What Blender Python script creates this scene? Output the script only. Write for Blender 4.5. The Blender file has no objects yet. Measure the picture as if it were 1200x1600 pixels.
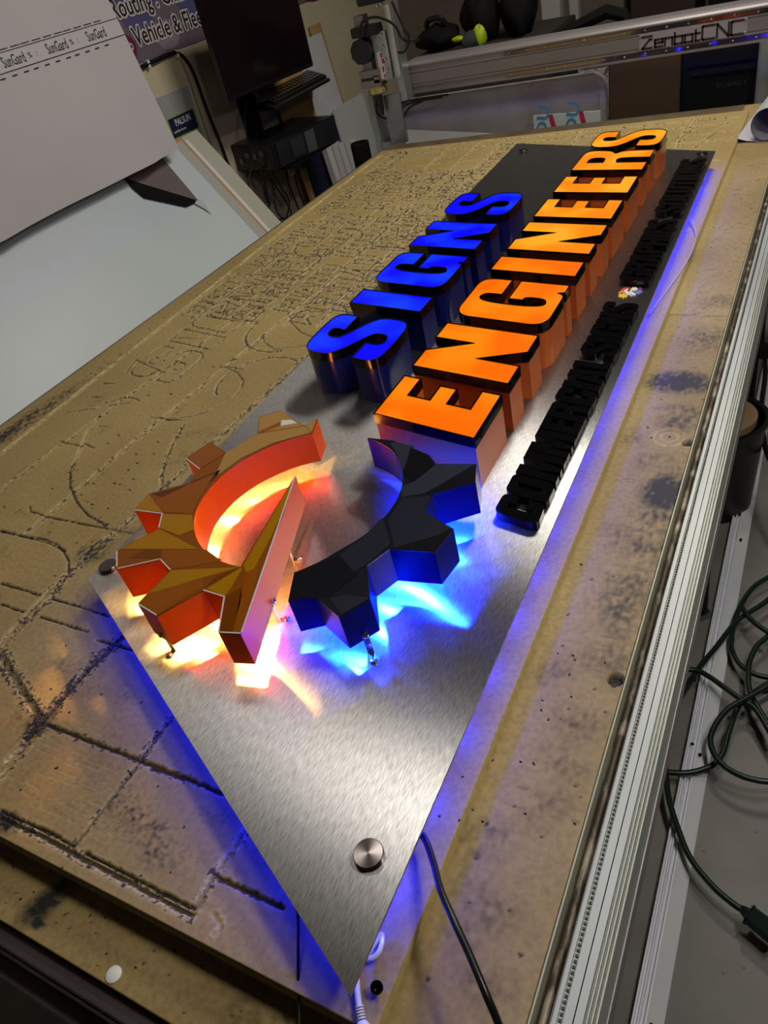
import bpy, bmesh, math, random
import numpy as np
from mathutils import Vector, Matrix
from mathutils.geometry import tessellate_polygon
random.seed(7); rng = np.random.default_rng(7)
SC = bpy.context.scene; COL = SC.collection
T = 0.80                      # height of the work surface above the floor; everything is built from the work surface up
# ---------------------------------------------------------------- camera
F = 1147.06
CX = Vector((0.59, -0.0, 0)); 
def _dir(u, v):
    return Vector((u - 600, -(v - 800), -F)).normalized()
_Y = _dir(1372.73, -326.02); _X = -_dir(-1571.43, 478.35); _Y = (_Y - _X * _X.dot(_Y)).normalized(); _Z = _X.cross(_Y)
RW = Matrix((_X, _Y, _Z))     # camera axes -> world
CZ = 0.65
cd = bpy.data.cameras.new('camera'); cam = bpy.data.objects.new('camera', cd); COL.objects.link(cam)
cd.sensor_fit = 'VERTICAL'; cd.sensor_height = 36; cd.lens = F / 1600 * 36; cd.clip_start = 0.01
cam.matrix_world = Matrix.Translation((0, 0, CZ + T)) @ RW.to_4x4()
SC.camera = cam
def _ray(p): return RW @ Vector((p[0] - 600, -(p[1] - 800), -F))
def onz(x, y, z=0.0):
    r = _ray((x, y)); t = (z - CZ) / r.z; return Vector((r.x * t, r.y * t, z))
def onx(x, y, X):
    r = _ray((x, y)); t = X / r.x; return Vector((X, r.y * t, CZ + r.z * t))
def ony(x, y, Y):
    r = _ray((x, y)); t = Y / r.y; return Vector((r.x * t, Y, CZ + r.z * t))
# ---------------------------------------------------------------- world, lamps, exposure
SC.view_settings.view_transform = 'Standard'; SC.view_settings.look = 'None'
SC.view_settings.gamma = 1; SC.view_settings.use_curve_mapping = False; SC.view_settings.exposure = -0.15
w = bpy.data.worlds.new('world'); SC.world = w; w.use_nodes = True
w.node_tree.nodes['Background'].inputs[0].default_value = (0.5, 0.5, 0.55, 1); w.node_tree.nodes['Background'].inputs[1].default_value = 0.05
SC.cycles.max_bounces = 8; SC.cycles.use_denoising = True; SC.cycles.sample_clamp_indirect = 4
def area(name, loc, size, power, col, target=None, sy=None, spread=None):
    l = bpy.data.lights.new(name, 'AREA'); l.energy = power; l.color = col; l.size = size
    if sy: l.shape = 'RECTANGLE'; l.size_y = sy
    if spread: l.spread = spread
    o = bpy.data.objects.new(name, l); COL.objects.link(o); o.location = (loc[0], loc[1], loc[2] + T)
    if target is not None:
        d = Vector(target) - Vector(loc); o.rotation_euler = d.to_track_quat('-Z', 'Y').to_euler()
    return o
area('near_lamp', (0.45, 0.58, 1.05), 0.14, 5.4, (1.0, 0.93, 0.82), (-0.5, 0.6, 0))
area('ceiling_tube', (0.42, 1.13, 1.72), 0.5, 9.5, (1.0, 0.93, 0.80), (-0.3, 1.3, 0), 0.12)
area('far_ceiling_tube', (-0.3, 2.55, 1.72), 1.0, 28.0, (1.0, 0.93, 0.80), (-0.6, 2.3, 0), 0.12)
area('left_ceiling_tube', (-0.75, 1.00, 1.72), 0.5, 4.5, (1.0, 0.95, 0.84), (-0.3, 0.3, 0), 0.30)
# ---------------------------------------------------------------- helpers
MATS = {}
def mat(name, col, rough=0.5, metal=0.0, spec=0.5, coat=0.0):
    if name in MATS: return MATS[name]
    m = bpy.data.materials.new(name); m.use_nodes = True; b = m.node_tree.nodes['Principled BSDF']
    b.inputs['Base Color'].default_value = (*col, 1); b.inputs['Roughness'].default_value = rough
    b.inputs['Metallic'].default_value = metal; b.inputs['Specular IOR Level'].default_value = spec
    b.inputs['Coat Weight'].default_value = coat
    MATS[name] = m; return m
def nodes(m): return m.node_tree.nodes, m.node_tree.links, m.node_tree.nodes['Principled BSDF']
def noise_mat(name, c1, c2, scale=8, rough=0.6, metal=0.0, stretch=(1, 1, 1), bump=0.0, bscale=60, detail=6, lo=0.35, hi=0.65):
    if name in MATS: return MATS[name]
    m = mat(name, c1, rough, metal); N, L, B = nodes(m)
    tc = N.new('ShaderNodeTexCoord'); mp = N.new('ShaderNodeMapping'); mp.inputs['Scale'].default_value = stretch
    nz = N.new('ShaderNodeTexNoise'); nz.inputs['Scale'].default_value = scale; nz.inputs['Detail'].default_value = detail
    cr = N.new('ShaderNodeValToRGB'); cr.color_ramp.elements[0].position = lo; cr.color_ramp.elements[1].position = hi
    cr.color_ramp.elements[0].color = (*c1, 1); cr.color_ramp.elements[1].color = (*c2, 1)
    L.new(tc.outputs['Object'], mp.inputs[0]); L.new(mp.outputs[0], nz.inputs[0]); L.new(nz.outputs[0], cr.inputs[0]); L.new(cr.outputs[0], B.inputs['Base Color'])
    if bump:
        n2 = N.new('ShaderNodeTexNoise'); n2.inputs['Scale'].default_value = bscale; n2.inputs['Detail'].default_value = 5
        bp = N.new('ShaderNodeBump'); bp.inputs['Strength'].default_value = bump; bp.inputs['Distance'].default_value = 0.002
        L.new(mp.outputs[0], n2.inputs[0]); L.new(n2.outputs[0], bp.inputs['Height']); L.new(bp.outputs[0], B.inputs['Normal'])
    return m
def emit(name, col, strength, hot=None, scale=9, hotpos=0.62):
    m = mat(name, col, 0.25); N, L, B = nodes(m)
    B.inputs['Emission Strength'].default_value = strength; B.inputs['Emission Color'].default_value = (*col, 1)
    if hot:
        tc = N.new('ShaderNodeTexCoord'); nz = N.new('ShaderNodeTexNoise'); nz.inputs['Scale'].default_value = scale; nz.inputs['Detail'].default_value = 1
        cr = N.new('ShaderNodeValToRGB'); cr.color_ramp.elements[0].position = 0.42; cr.color_ramp.elements[1].position = hotpos
        cr.color_ramp.elements[0].color = (*col, 1); cr.color_ramp.elements[1].color = (*hot, 1)
        L.new(tc.outputs['Object'], nz.inputs[0]); L.new(nz.outputs[0], cr.inputs[0]); L.new(cr.outputs[0], B.inputs['Emission Color'])
    return m
class G:
    """collects shapes, then links them as ONE mesh object"""
    def __init__(s): s.v = []; s.f = []; s.m = []; s.mi = 0
    def _add(s, vs, fs):
        b = len(s.v); s.v += [tuple(v) for v in vs]
        for f in fs: s.f.append([b + i for i in f]); s.m.append(s.mi)
        return s
    def box(s, a, b, M=None):
        x0, y0, z0 = a; x1, y1, z1 = b
        vs = [(x, y, z) for z in (z0, z1) for y in (y0, y1) for x in (x0, x1)]
        if M: vs = [M @ Vector(v) for v in vs]
        return s._add(vs, [(0, 2, 3, 1), (4, 5, 7, 6), (0, 1, 5, 4), (2, 6, 7, 3), (0, 4, 6, 2), (1, 3, 7, 5)])
    def prism(s, loops, z0, z1, M=None):
        if not isinstance(loops[0][0], (tuple, list, Vector, np.ndarray)): loops = [loops]
        tri = tessellate_polygon([[Vector((p[0], p[1], 0)) for p in l] for l in loops])
        flat = [p for l in loops for p in l]; n = len(flat)
        vs = [Vector((p[0], p[1], z0)) for p in flat] + [Vector((p[0], p[1], z1)) for p in flat]
        if M: vs = [M @ v for v in vs]
        fs = [(a, b, c) for a, b, c in tri] + [(a + n, c + n, b + n) for a, b, c in tri]
        o = 0
        for l in loops:
            k = len(l)
            for i in range(k): j = (i + 1) % k; fs.append((o + i, o + j, o + j + n, o + i + n))
            o += k
        return s._add(vs, fs)
    def flat(s, poly, z, M=None):
        tri = tessellate_polygon([[Vector((p[0], p[1], 0)) for p in poly]])
        vs = [Vector((p[0], p[1], z)) for p in poly]
        if M: vs = [M @ v for v in vs]
        out = []
        for a, b, c in tri:
            nrm = (Vector(vs[b]) - Vector(vs[a])).cross(Vector(vs[c]) - Vector(vs[a]))
            up = (M.to_3x3() @ Vector((0, 0, 1))) if M else Vector((0, 0, 1))
            out.append((a, b, c) if nrm.dot(up) > 0 else (a, c, b))
        return s._add(vs, out)
    def tube(s, pts, r, n=10, cap=True):
        pts = [Vector(p) for p in pts]; k = len(pts); rs = r if isinstance(r, (list, tuple)) else [r] * k
        up = Vector((0, 0, 1)); vs = []; fs = []
        t0 = (pts[1] - pts[0]).normalized(); nn = t0.cross(up)
        if nn.length < 1e-3: nn = t0.cross(Vector((1, 0, 0)))
        nn.normalize()
        for i, p in enumerate(pts):
            t = (pts[min(i + 1, k - 1)] - pts[max(i - 1, 0)]).normalized()
            nn = (nn - t * nn.dot(t)).normalized(); bb = t.cross(nn)
            for j in range(n):
                a = 2 * math.pi * j / n; vs.append(p + (nn * math.cos(a) + bb * math.sin(a)) * rs[i])
        for i in range(k - 1):
            for j in range(n): a = i * n + j; b = i * n + (j + 1) % n; fs.append((a, b, b + n, a + n))
        if cap: fs.append(tuple(range(n - 1, -1, -1))); fs.append(tuple((k - 1) * n + j for j in range(n)))
        return s._add(vs, fs)
    def lathe(s, prof, c, n=32, M=None):
        vs = []; fs = []
        for r, z in prof:
            for j in range(n):
                a = 2 * math.pi * j / n; v = Vector((r * math.cos(a), r * math.sin(a), z)); v = (M @ v) if M else v
                vs.append(v + Vector(c))
        for i in range(len(prof) - 1):
            for j in range(n): a = i * n + j; b = i * n + (j + 1) % n; fs.append((a, b, b + n, a + n))
        fs.append(tuple(range(n - 1, -1, -1))); fs.append(tuple((len(prof) - 1) * n + j for j in range(n)))
        return s._add(vs, fs)
    def make(s, name, mats, parent=None, smooth=False, label=None, bevel=0, recalc=True):
        if not isinstance(mats, (list, tuple)): mats = [mats]
        off = parent_origin(parent)
        if parent is None:
            a = np.array(s.v); off = Vector(((a[:, 0].min() + a[:, 0].max()) / 2, (a[:, 1].min() + a[:, 1].max()) / 2, a[:, 2].min()))
        me = bpy.data.meshes.new(name); me.from_pydata([Vector(v) - off for v in s.v], [], s.f)
        for m in mats: me.materials.append(m)
        me.polygons.foreach_set('material_index', s.m)
        if recalc:
            b = bmesh.new(); b.from_mesh(me); bmesh.ops.recalc_face_normals(b, faces=b.faces)
            if bevel: bmesh.ops.bevel(b, geom=[e for e in b.edges if len(e.link_faces) == 2 and e.calc_face_angle(0) > 0.6], offset=bevel, segments=2, affect='EDGES', clamp_overlap=True)
            b.to_mesh(me); b.free()
        if smooth:
            me.polygons.foreach_set('use_smooth', [True] * len(me.polygons)); me.set_sharp_from_angle(angle=math.radians(38))
        me.update()
        o = bpy.data.objects.new(name, me); COL.objects.link(o)
        if parent is None: o.location = off
        else: o.parent = parent; ORG[o.name] = off
        if label: o['label'] = label
        return o
ORG = {}
def parent_origin(p):
    if p is None: return Vector((0, 0, 0))
    if p.name in ORG: return ORG[p.name]
    return Vector(p.location)
def tag(o, label, cat, group=None):
    o['label'] = label; o['category'] = cat
    if group: o['group'] = group
    return o
def thing(name, label, cat, loc, group=None):
    o = bpy.data.objects.new(name, None); COL.objects.link(o); o.location = loc; o.empty_display_size = 0.05
    return tag(o, label, cat, group)
def spline(pts, n=6):
    P = [Vector(p) for p in pts]; out = []
    for i in range(len(P) - 1):
        a = P[max(i - 1, 0)]; b = P[i]; c = P[i + 1]; d = P[min(i + 2, len(P) - 1)]
        for k in range(n):
            t = k / n; out.append(0.5 * ((2 * b) + (c - a) * t + (2 * a - 5 * b + 4 * c - d) * t * t + (-a + 3 * b - 3 * c + d) * t ** 3))
    out.append(P[-1]); return out
def offset(poly, d):
    """grow (d>0) or shrink a counter-clockwise loop"""
    n = len(poly); out = []
    ar = sum(poly[i][0] * poly[(i + 1) % n][1] - poly[(i + 1) % n][0] * poly[i][1] for i in range(n))
    sg = 1 if ar > 0 else -1
    for i in range(n):
        a = Vector(poly[i - 1][:2]); b = Vector(poly[i][:2]); c = Vector(poly[(i + 1) % n][:2])
        e1 = (b - a).normalized(); e2 = (c - b).normalized()
        n1 = Vector((e1.y, -e1.x)); n2 = Vector((e2.y, -e2.x)); m = (n1 + n2)
        if m.length < 1e-4: m = n1.copy()
        m.normalize(); k = min(1 / max(m.dot(n1), 0.35), 2.2); q = b + m * d * k * sg; out.append((q.x, q.y))
    return out
def frame(o, x, y):
    x = Vector(x).normalized(); y = Vector(y); y = (y - x * x.dot(y)).normalized(); z = x.cross(y)
    M = Matrix((x, y, z)).transposed().to_4x4(); M.translation = Vector(o); return M
def text_mesh(g, s, size, M, align='LEFT', depth=0.0004, sx=1.0, shear=0.0):
    c = bpy.data.curves.new('t', 'FONT'); c.body = s; c.size = size; c.align_x = align; c.resolution_u = 2; c.shear = shear
    c.offset = size * 0.012
    o = bpy.data.objects.new('t', c); me = bpy.data.meshes.new_from_object(o)
    S = Matrix.Diagonal((sx, 1, 1, 1)); vs = [M @ (S @ v.co + Vector((0, 0, depth))) for v in me.vertices]
    g._add(vs, [tuple(p.vertices) for p in me.polygons])
    bpy.data.objects.remove(o); bpy.data.curves.remove(c); bpy.data.meshes.remove(me)

# ---------------------------------------------------------------- materials
alu = noise_mat('aluminium', (0.37, 0.40, 0.38), (0.45, 0.48, 0.46), 3, 0.48, 0.45, (8, 1, 8))
alud = noise_mat('dull_aluminium', (0.24, 0.23, 0.24), (0.34, 0.32, 0.33), 6, 0.42, 0.8)
steel = mat('bright_steel', (0.62, 0.62, 0.62), 0.2, 1.0)
black = mat('black_plastic', (0.010, 0.010, 0.012), 0.35)
blackg = mat('black_gloss', (0.003, 0.003, 0.004), 0.08)
blackm = mat('black_matte', (0.006, 0.0055, 0.007), 0.8, 0, .2)
white = mat('white_plastic', (0.78, 0.79, 0.82), 0.4)
paper = noise_mat('white_sheet', (0.66, 0.65, 0.68), (0.74, 0.74, 0.76), 1.5, 0.45, 0, bump=0.15, bscale=5)
paper2 = noise_mat('pale_sheet', (0.58, 0.65, 0.70), (0.63, 0.70, 0.75), 1.2, 0.4, 0)
offw = mat('off_white_board', (0.46, 0.46, 0.43), 0.55)
wallm = noise_mat('beige_wall', (0.60, 0.53, 0.37), (0.68, 0.60, 0.44), 2.5, 0.8, 0, bump=0.2, bscale=30)
card = noise_mat('cardboard', (0.46, 0.27, 0.10), (0.54, 0.33, 0.14), 4, 0.8)
brown = noise_mat('brown_carton', (0.055, 0.030, 0.015), (0.075, 0.042, 0.022), 3, 0.85)
conc = noise_mat('concrete', (0.13, 0.128, 0.125), (0.25, 0.245, 0.235), 4, 0.55, 0, bump=0.35, bscale=45, lo=0.3, hi=0.7)
green = mat('green_rubber', (0.004, 0.017, 0.012), 0.35)
navy = mat('dark_blue_board', (0.012, 0.012, 0.05), 0.5)
# ---------------------------------------------------------------- setting
def struct(g, name, m):
    o = g.make(name, m); o['kind'] = 'structure'; return o
RX, RYF, RYB, RZ = 2.2, -1.6, 4.85, 1.95
struct(G().box((-2.5, RYF - .1, -T - .1), (RX + .1, RYB + .1, -T)), 'floor', conc)
struct(G().box((-2.5, RYF - .1, RZ), (RX + .1, RYB + .1, RZ + .1)), 'ceiling', mat('ceiling', (0.10, 0.10, 0.10), 0.9))
struct(G().box((-2.5, RYF, -T), (-2.4, RYB, RZ)), 'wall_left', wallm)
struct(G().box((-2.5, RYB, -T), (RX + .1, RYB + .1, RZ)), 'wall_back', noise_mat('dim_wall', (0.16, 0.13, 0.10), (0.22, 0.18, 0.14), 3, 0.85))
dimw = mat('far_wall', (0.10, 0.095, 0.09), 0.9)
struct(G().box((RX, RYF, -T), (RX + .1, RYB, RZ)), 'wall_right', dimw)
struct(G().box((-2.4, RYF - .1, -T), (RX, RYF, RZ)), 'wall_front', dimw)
# ---------------------------------------------------------------- CNC table
table = thing('router_table', 'long router table with carved tan fibreboard bed and aluminium side rail', 'machine table', (-0.8, 1.4, -T))
LOW = -0.014
def board_material(name, kind):
    m = mat(name, (0.33, 0.24, 0.12), 0.62); N, L, B = nodes(m)
    tc = N.new('ShaderNodeTexCoord')
    n1 = N.new('ShaderNodeTexNoise'); n1.inputs['Scale'].default_value = 3.5; n1.inputs['Detail'].default_value = 7
    n2 = N.new('ShaderNodeTexNoise'); n2.inputs['Scale'].default_value = 160; n2.inputs['Detail'].default_value = 4
    for n in (n1, n2): L.new(tc.outputs['Object'], n.inputs[0])
    cr = N.new('ShaderNodeValToRGB'); cr.color_ramp.elements[0].position = 0.35; cr.color_ramp.elements[1].position = 0.68
    if kind == 'bed': c0, c1 = (0.35, 0.25, 0.095), (0.44, 0.325, 0.13)
    else: c0, c1 = (0.28, 0.195, 0.075), (0.41, 0.305, 0.13)
    cr.color_ramp.elements[0].color = (*c0, 1); cr.color_ramp.elements[1].color = (*c1, 1)
    L.new(n1.outputs[0], cr.inputs[0]); last = cr.outputs[0]
    mx = N.new('ShaderNodeMix'); mx.data_type = 'RGBA'; mx.blend_type = 'MULTIPLY'; mx.inputs[0].default_value = 0.55
    c2 = N.new('ShaderNodeValToRGB'); c2.color_ramp.elements[0].position = 0.3; c2.color_ramp.elements[0].color = (0.55, 0.55, 0.55, 1); c2.color_ramp.elements[1].position = 0.6; c2.color_ramp.elements[1].color = (1, 1, 1, 1)
    L.new(n2.outputs[0], c2.inputs[0]); L.new(last, mx.inputs[6]); L.new(c2.outputs[0], mx.inputs[7]); last = mx.outputs[2]
    at = N.new('ShaderNodeAttribute'); at.attribute_name = 'wear'; sp = N.new('ShaderNodeSeparateColor'); L.new(at.outputs['Color'], sp.inputs[0])
    for ch, col in ((1, (0.64, 0.51, 0.26)), (0, (0.024, 0.014, 0.007)), (2, (0.014, 0.013, 0.016))):
        q = N.new('ShaderNodeMix'); q.data_type = 'RGBA'; L.new(sp.outputs[ch], q.inputs[0]); L.new(last, q.inputs[6]); q.inputs[7].default_value = (*col, 1); last = q.outputs[2]
    L.new(last, B.inputs['Base Color'])
    bp = N.new('ShaderNodeBump'); bp.inputs['Strength'].default_value = 0.25; bp.inputs['Distance'].default_value = 0.0008
    L.new(n2.outputs[0], bp.inputs['Height']); L.new(bp.outputs[0], B.inputs['Normal'])
    return m
def grow_axis(a, b, s0, s1, g=1.0):
    out = [a]; 
    while out[-1] < b: out.append(out[-1] + s0 + (s1 - s0) * (out[-1] - a) / (b - a))
    out[-1] = b; return np.array(out)
class Board:
    def __init__(s, xs, ys, top):
        s.xs, s.ys, s.top = xs, ys, top; s.X, s.Y = np.meshgrid(xs, ys)
        s.H = np.zeros_like(s.X); s.R = np.zeros_like(s.X); s.Gc = np.zeros_like(s.X); s.Bc = np.zeros_like(s.X)
        s.N = rng.random(s.X.shape); k = s.N
        for _ in range(2): k = (k + np.roll(k, 1, 0) + np.roll(k, 1, 1) + np.roll(k, -1, 0) + np.roll(k, -1, 1)) / 5
        s.S = (k - k.mean()) / k.std()
    def seg(s, a, b, w, depth, dark=0.8, fuzz=0.0, debris=0.0):
        m = w * 3 + 0.006
        x0, x1 = np.searchsorted(s.xs, [min(a[0], b[0]) - m, max(a[0], b[0]) + m]); y0, y1 = np.searchsorted(s.ys, [min(a[1], b[1]) - m, max(a[1], b[1]) + m])
        if x1 <= x0 or y1 <= y0: return
        X = s.X[y0:y1, x0:x1]; Y = s.Y[y0:y1, x0:x1]; S = s.S[y0:y1, x0:x1]
        d = np.array([b[0] - a[0], b[1] - a[1]]); L2 = max(d @ d, 1e-9)
        t = np.clip(((X - a[0]) * d[0] + (Y - a[1]) * d[1]) / L2, 0, 1)
        D = np.hypot(X - a[0] - t * d[0], Y - a[1] - t * d[1]) + S * w * 0.12
        inn = np.clip((w / 2 - D) / (w * 0.2) + 0.5, 0, 1)
        s.H[y0:y1, x0:x1] = np.minimum(s.H[y0:y1, x0:x1], -depth * inn)
        s.R[y0:y1, x0:x1] = np.maximum(s.R[y0:y1, x0:x1], inn * dark)
        if fuzz:
            f = np.clip(1 - np.abs(D - w * 0.8) / (w * 1.2), 0, 1) * fuzz
            s.Gc[y0:y1, x0:x1] = np.maximum(s.Gc[y0:y1, x0:x1], f * (0.55 + 0.45 * np.clip(S, -1, 1)))
            s.H[y0:y1, x0:x1] += 0.0006 * f * np.clip(S, 0, 2) * (1 - inn)
        if debris:
            k = (D < w * 1.6) & (S > 1.35 - debris)
            s.Bc[y0:y1, x0:x1][k] = 0.9
    def line(s, pts, w=0.003, depth=0.002, dark=0.8, fuzz=0.3, debris=0.0):
        for a, b in zip(pts[:-1], pts[1:]): s.seg(a, b, w, depth, dark, fuzz, debris)
    def blotch(s, c, rx, ry, amt, ch='Bc', ang=0.0, grain=0.6):
        A = getattr(s, ch); ca, sa = math.cos(ang), math.sin(ang)
        dx = s.X - c[0]; dy = s.Y - c[1]; u = (dx * ca + dy * sa) / rx; v = (-dx * sa + dy * ca) / ry
        f = np.clip(1.25 - np.sqrt(u * u + v * v), 0, 1) ; f = np.clip(f * amt * (1 + grain * s.S * 0.6), 0, 1)
        np.maximum(A, f, out=A)
    def hole(s, c, r, depth=0.008, dark=1.0):
        D = np.hypot(s.X - c[0], s.Y - c[1]); k = D < r
        s.H[k] = -depth; s.Bc[k] = dark
    def make(s, name, m, parent, bottom, label=None):
        ny, nx = s.X.shape; Z = s.top + s.H
        Z[0, :] = Z[-1, :] = s.top; Z[:, 0] = Z[:, -1] = s.top
        V = np.stack([s.X, s.Y, Z], -1).reshape(-1, 3)
        idx = np.arange(ny * nx).reshape(ny, nx)
        q = np.stack([idx[:-1, :-1], idx[:-1, 1:], idx[1:, 1:], idx[1:, :-1]], -1).reshape(-1, 4)
        rim = np.concatenate([idx[0, :], idx[1:, -1], idx[-1, -2::-1], idx[-2:0:-1, 0]])
        RV = V[rim].copy(); RV[:, 2] = bottom; n0 = len(V); V = np.concatenate([V, RV]); k = len(rim)
        i = np.arange(k); j = (i + 1) % k
        side = np.stack([rim[j], rim[i], n0 + i, n0 + j], -1)
        Fc = np.concatenate([q, side]); V = V - np.array(parent_origin(parent))
        me = bpy.data.meshes.new(name); me.vertices.add(len(V)); me.vertices.foreach_set('co', V.astype(np.float32).ravel())
        me.loops.add(Fc.size); me.loops.foreach_set('vertex_index', Fc.ravel().astype(np.int32))
        me.polygons.add(len(Fc)); me.polygons.foreach_set('loop_start', np.arange(0, Fc.size, 4, dtype=np.int32))
        me.update(calc_edges=True)
        C = np.zeros((len(V), 4), np.float32); C[:, 3] = 1
        for ch, A in enumerate((s.R, s.Gc, s.Bc)): C[:n0, ch] = np.clip(A, 0, 1).ravel()
        at = me.color_attributes.new('wear', 'FLOAT_COLOR', 'POINT'); at.data.foreach_set('color', C.ravel())
        me.materials.append(m); o = bpy.data.objects.new(name, me); COL.objects.link(o); o.parent = parent
        if label: o['label'] = label
        return o
def px(pts, z=0.0): return [tuple(onz(x, y, z)[:2]) for x, y in pts]
def z8(*p): return [(x / 2.4, 380 + y / 2.4) for x, y in p]
def z3(*p): return [(x / 3, 820 + y / 3) for x, y in p]
def z4(*p): return [(x / 3, 1200 + y / 3) for x, y in p]
UX0, UX1, UY0, UY1 = -1.478, -0.216, 0.1065, 2.655
bed = Board(np.linspace(UX0, UX1, 842), grow_axis(UY0, UY1, 0.0013, 0.0056), 0.0)
# --- long pale tracks that run down the bed
bed.line([(-1.372, UY0), (-1.375, .7), (-1.43, 1.87), (-1.45, 2.6)], .006, .0012, .05, 1.0)
for p in (px(z8((0, 925), (500, 560), (1200, 60))), px(z8((90, 1095), (500, 745), (850, 460), (1090, 265), (1200, 180))), px([(0, 1007), (80, 920), (167, 840)]), px([(0, 1215), (90, 1110)]) ):
    bed.line(p, .006, .0015, .12, 1.0, .35)
bed.line(px([(150, 862), (300, 722), (420, 612), (540, 500), (700, 345)]), .006, .0015, .2, .9, .75)
for x in (-1.30, -1.13, -1.02, -.93, -.66, -.45, -.33): bed.line([(x - .01, 1.25), (x - .03, 1.9), (x - .045, 2.63)], .006, .0015, .1, .9, .15)
for y in (1.75, 2.0, 2.22, 2.40, 2.56, 2.62): bed.line([(UX0 + .06, y), (-1.1, y + .015), (UX1 - .03, y - .03)], .006, .0012, .15, .9, .2)
# --- the traced cuts near the viewer
dk = dict(w=.0031, depth=.0035, dark=1.0, fuzz=.3)
bed.line(px(z8((110, 985), (115, 1005), (175, 1025), (350, 1060), (480, 1085), (520, 1092))), **dk)
bed.line(px(z8((0, 1075), (90, 1098), (170, 1110), (215, 1130), (245, 1155))), **dk)
bed.line(px(z8((280, 820), (262, 850), (262, 910), (285, 970), (330, 1020), (400, 1058))), debris=.5, **dk)
bed.line(px(z8((225, 740), (250, 750), (310, 762))), **dk)
bed.line(px(z8((315, 750), (350, 768))), **dk); bed.line(px(z8((245, 635), (355, 620))), **dk); bed.line(px(z8((405, 610), (488, 597))), **dk)
bed.line(px(z8((340, 575), (378, 577))), **dk); bed.line(px(z8((385, 525), (430, 527))), **dk); bed.line(px(z8((370, 685), (395, 687))), **dk)
bed.line(px(z8((475, 485), (490, 460), (510, 437), (560, 460), (620, 487))), **dk)
bed.line(px(z8((565, 652), (640, 660), (720, 648), (785, 628), (835, 600))), **dk); bed.line(px(z8((615, 662), (705, 663))), **dk)
bed.line(px(z8((790, 463), (845, 463), (890, 485), (912, 515), (905, 545), (875, 578))), **dk); bed.line(px(z8((845, 460), (915, 473))), **dk)
bed.line(px(z8((690, 680), (650, 745), (620, 815), (605, 880), (606, 910))), w=.004, depth=.002, dark=.4, fuzz=1, debris=.8)
bed.line(px(z8((985, 340), (990, 370), (1030, 398), (1180, 378))), **dk); bed.line(px(z8((1190, 240), (1085, 268), (1095, 300), (1130, 335), (1175, 352))), **dk)
bed.line(px(z8((640, 355), (740, 355), (860, 290), (975, 292))), **dk)
bed.line(px(z8((280, 820), (330, 700), (390, 640))), w=.004, depth=.001, dark=.1, fuzz=.8)
bed.line(px(z3((0, 370), (110, 408))), **dk); bed.line(px(z3((0, 272), (190, 330))), debris=.4, **dk); bed.line(px(z3((240, 345), (410, 395), (510, 430))), **dk)
bed.line(px(z3((185, 430), (410, 500))), **dk); bed.line(px(z3((0, 30), (110, 55), (230, 85), (290, 115), (320, 165), (318, 225))), **dk)
bed.line(px(z3((450, 540), (560, 570), (700, 610))), **dk)
bed.line(px(z3((20, 560), (230, 350), (330, 220), (560, 20))), w=.006, depth=.0015, dark=.25, fuzz=1, debris=.6)
bed.line(px(z3((0, 600), (90, 750), (190, 905))), w=.008, depth=.0025, dark=.5, fuzz=.9, debris=1.0)
bed.line(px(z3((130, 1000), (215, 900), (400, 690), (570, 530))), w=.008, depth=.0025, dark=.6, fuzz=.7, debris=1.3)
bed.line(px(z3((215, 935), (500, 1045), (900, 1200))), w=.0045, depth=.003, dark=.95, fuzz=.2, debris=.2)
bed.line(px(z4((710, 0), (900, 60), (1040, 122))), w=.0045, depth=.003, dark=.95, fuzz=.2)
bed.line(px(z3((0, 1150), (150, 1000))), w=.007, depth=.0015, dark=.1, fuzz=1)
bed.line(px(z3((800, 910), (700, 1040), (600, 1190))), w=.005, depth=.0015, dark=.4, fuzz=.8, debris=.8)
bed.line(px(z4((620, 20), (500, 170), (400, 300), (340, 372))), w=.0035, depth=.0018, dark=.6, fuzz=.6, debris=.4)
bed.line(px(z4((0, 200), (120, 255), (230, 300), (345, 365))), **dk)
bed.line(px(z4((0, 232), (180, 310), (350, 405), (560, 510), (900, 690))), w=.0048, depth=.003, dark=.9, fuzz=1.0, debris=.15)
bed.line(px(z4((400, 398), (560, 480), (740, 575), (905, 658))), **dk)
bed.line(px(z4((1180, 240), (1080, 400), (1000, 500), (910, 680))), w=.005, depth=.0015, dark=.25, fuzz=.8, debris=.35)
bed.line(px(z4((1020, 510), (1200, 598), (1320, 655))), w=.0045, depth=.003, dark=.95, fuzz=.2)
bed.line(px(z4((1005, 690), (1035, 720), (1030, 755), (1000, 780))), w=.004, depth=.001, dark=.15, fuzz=.5)
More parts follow.
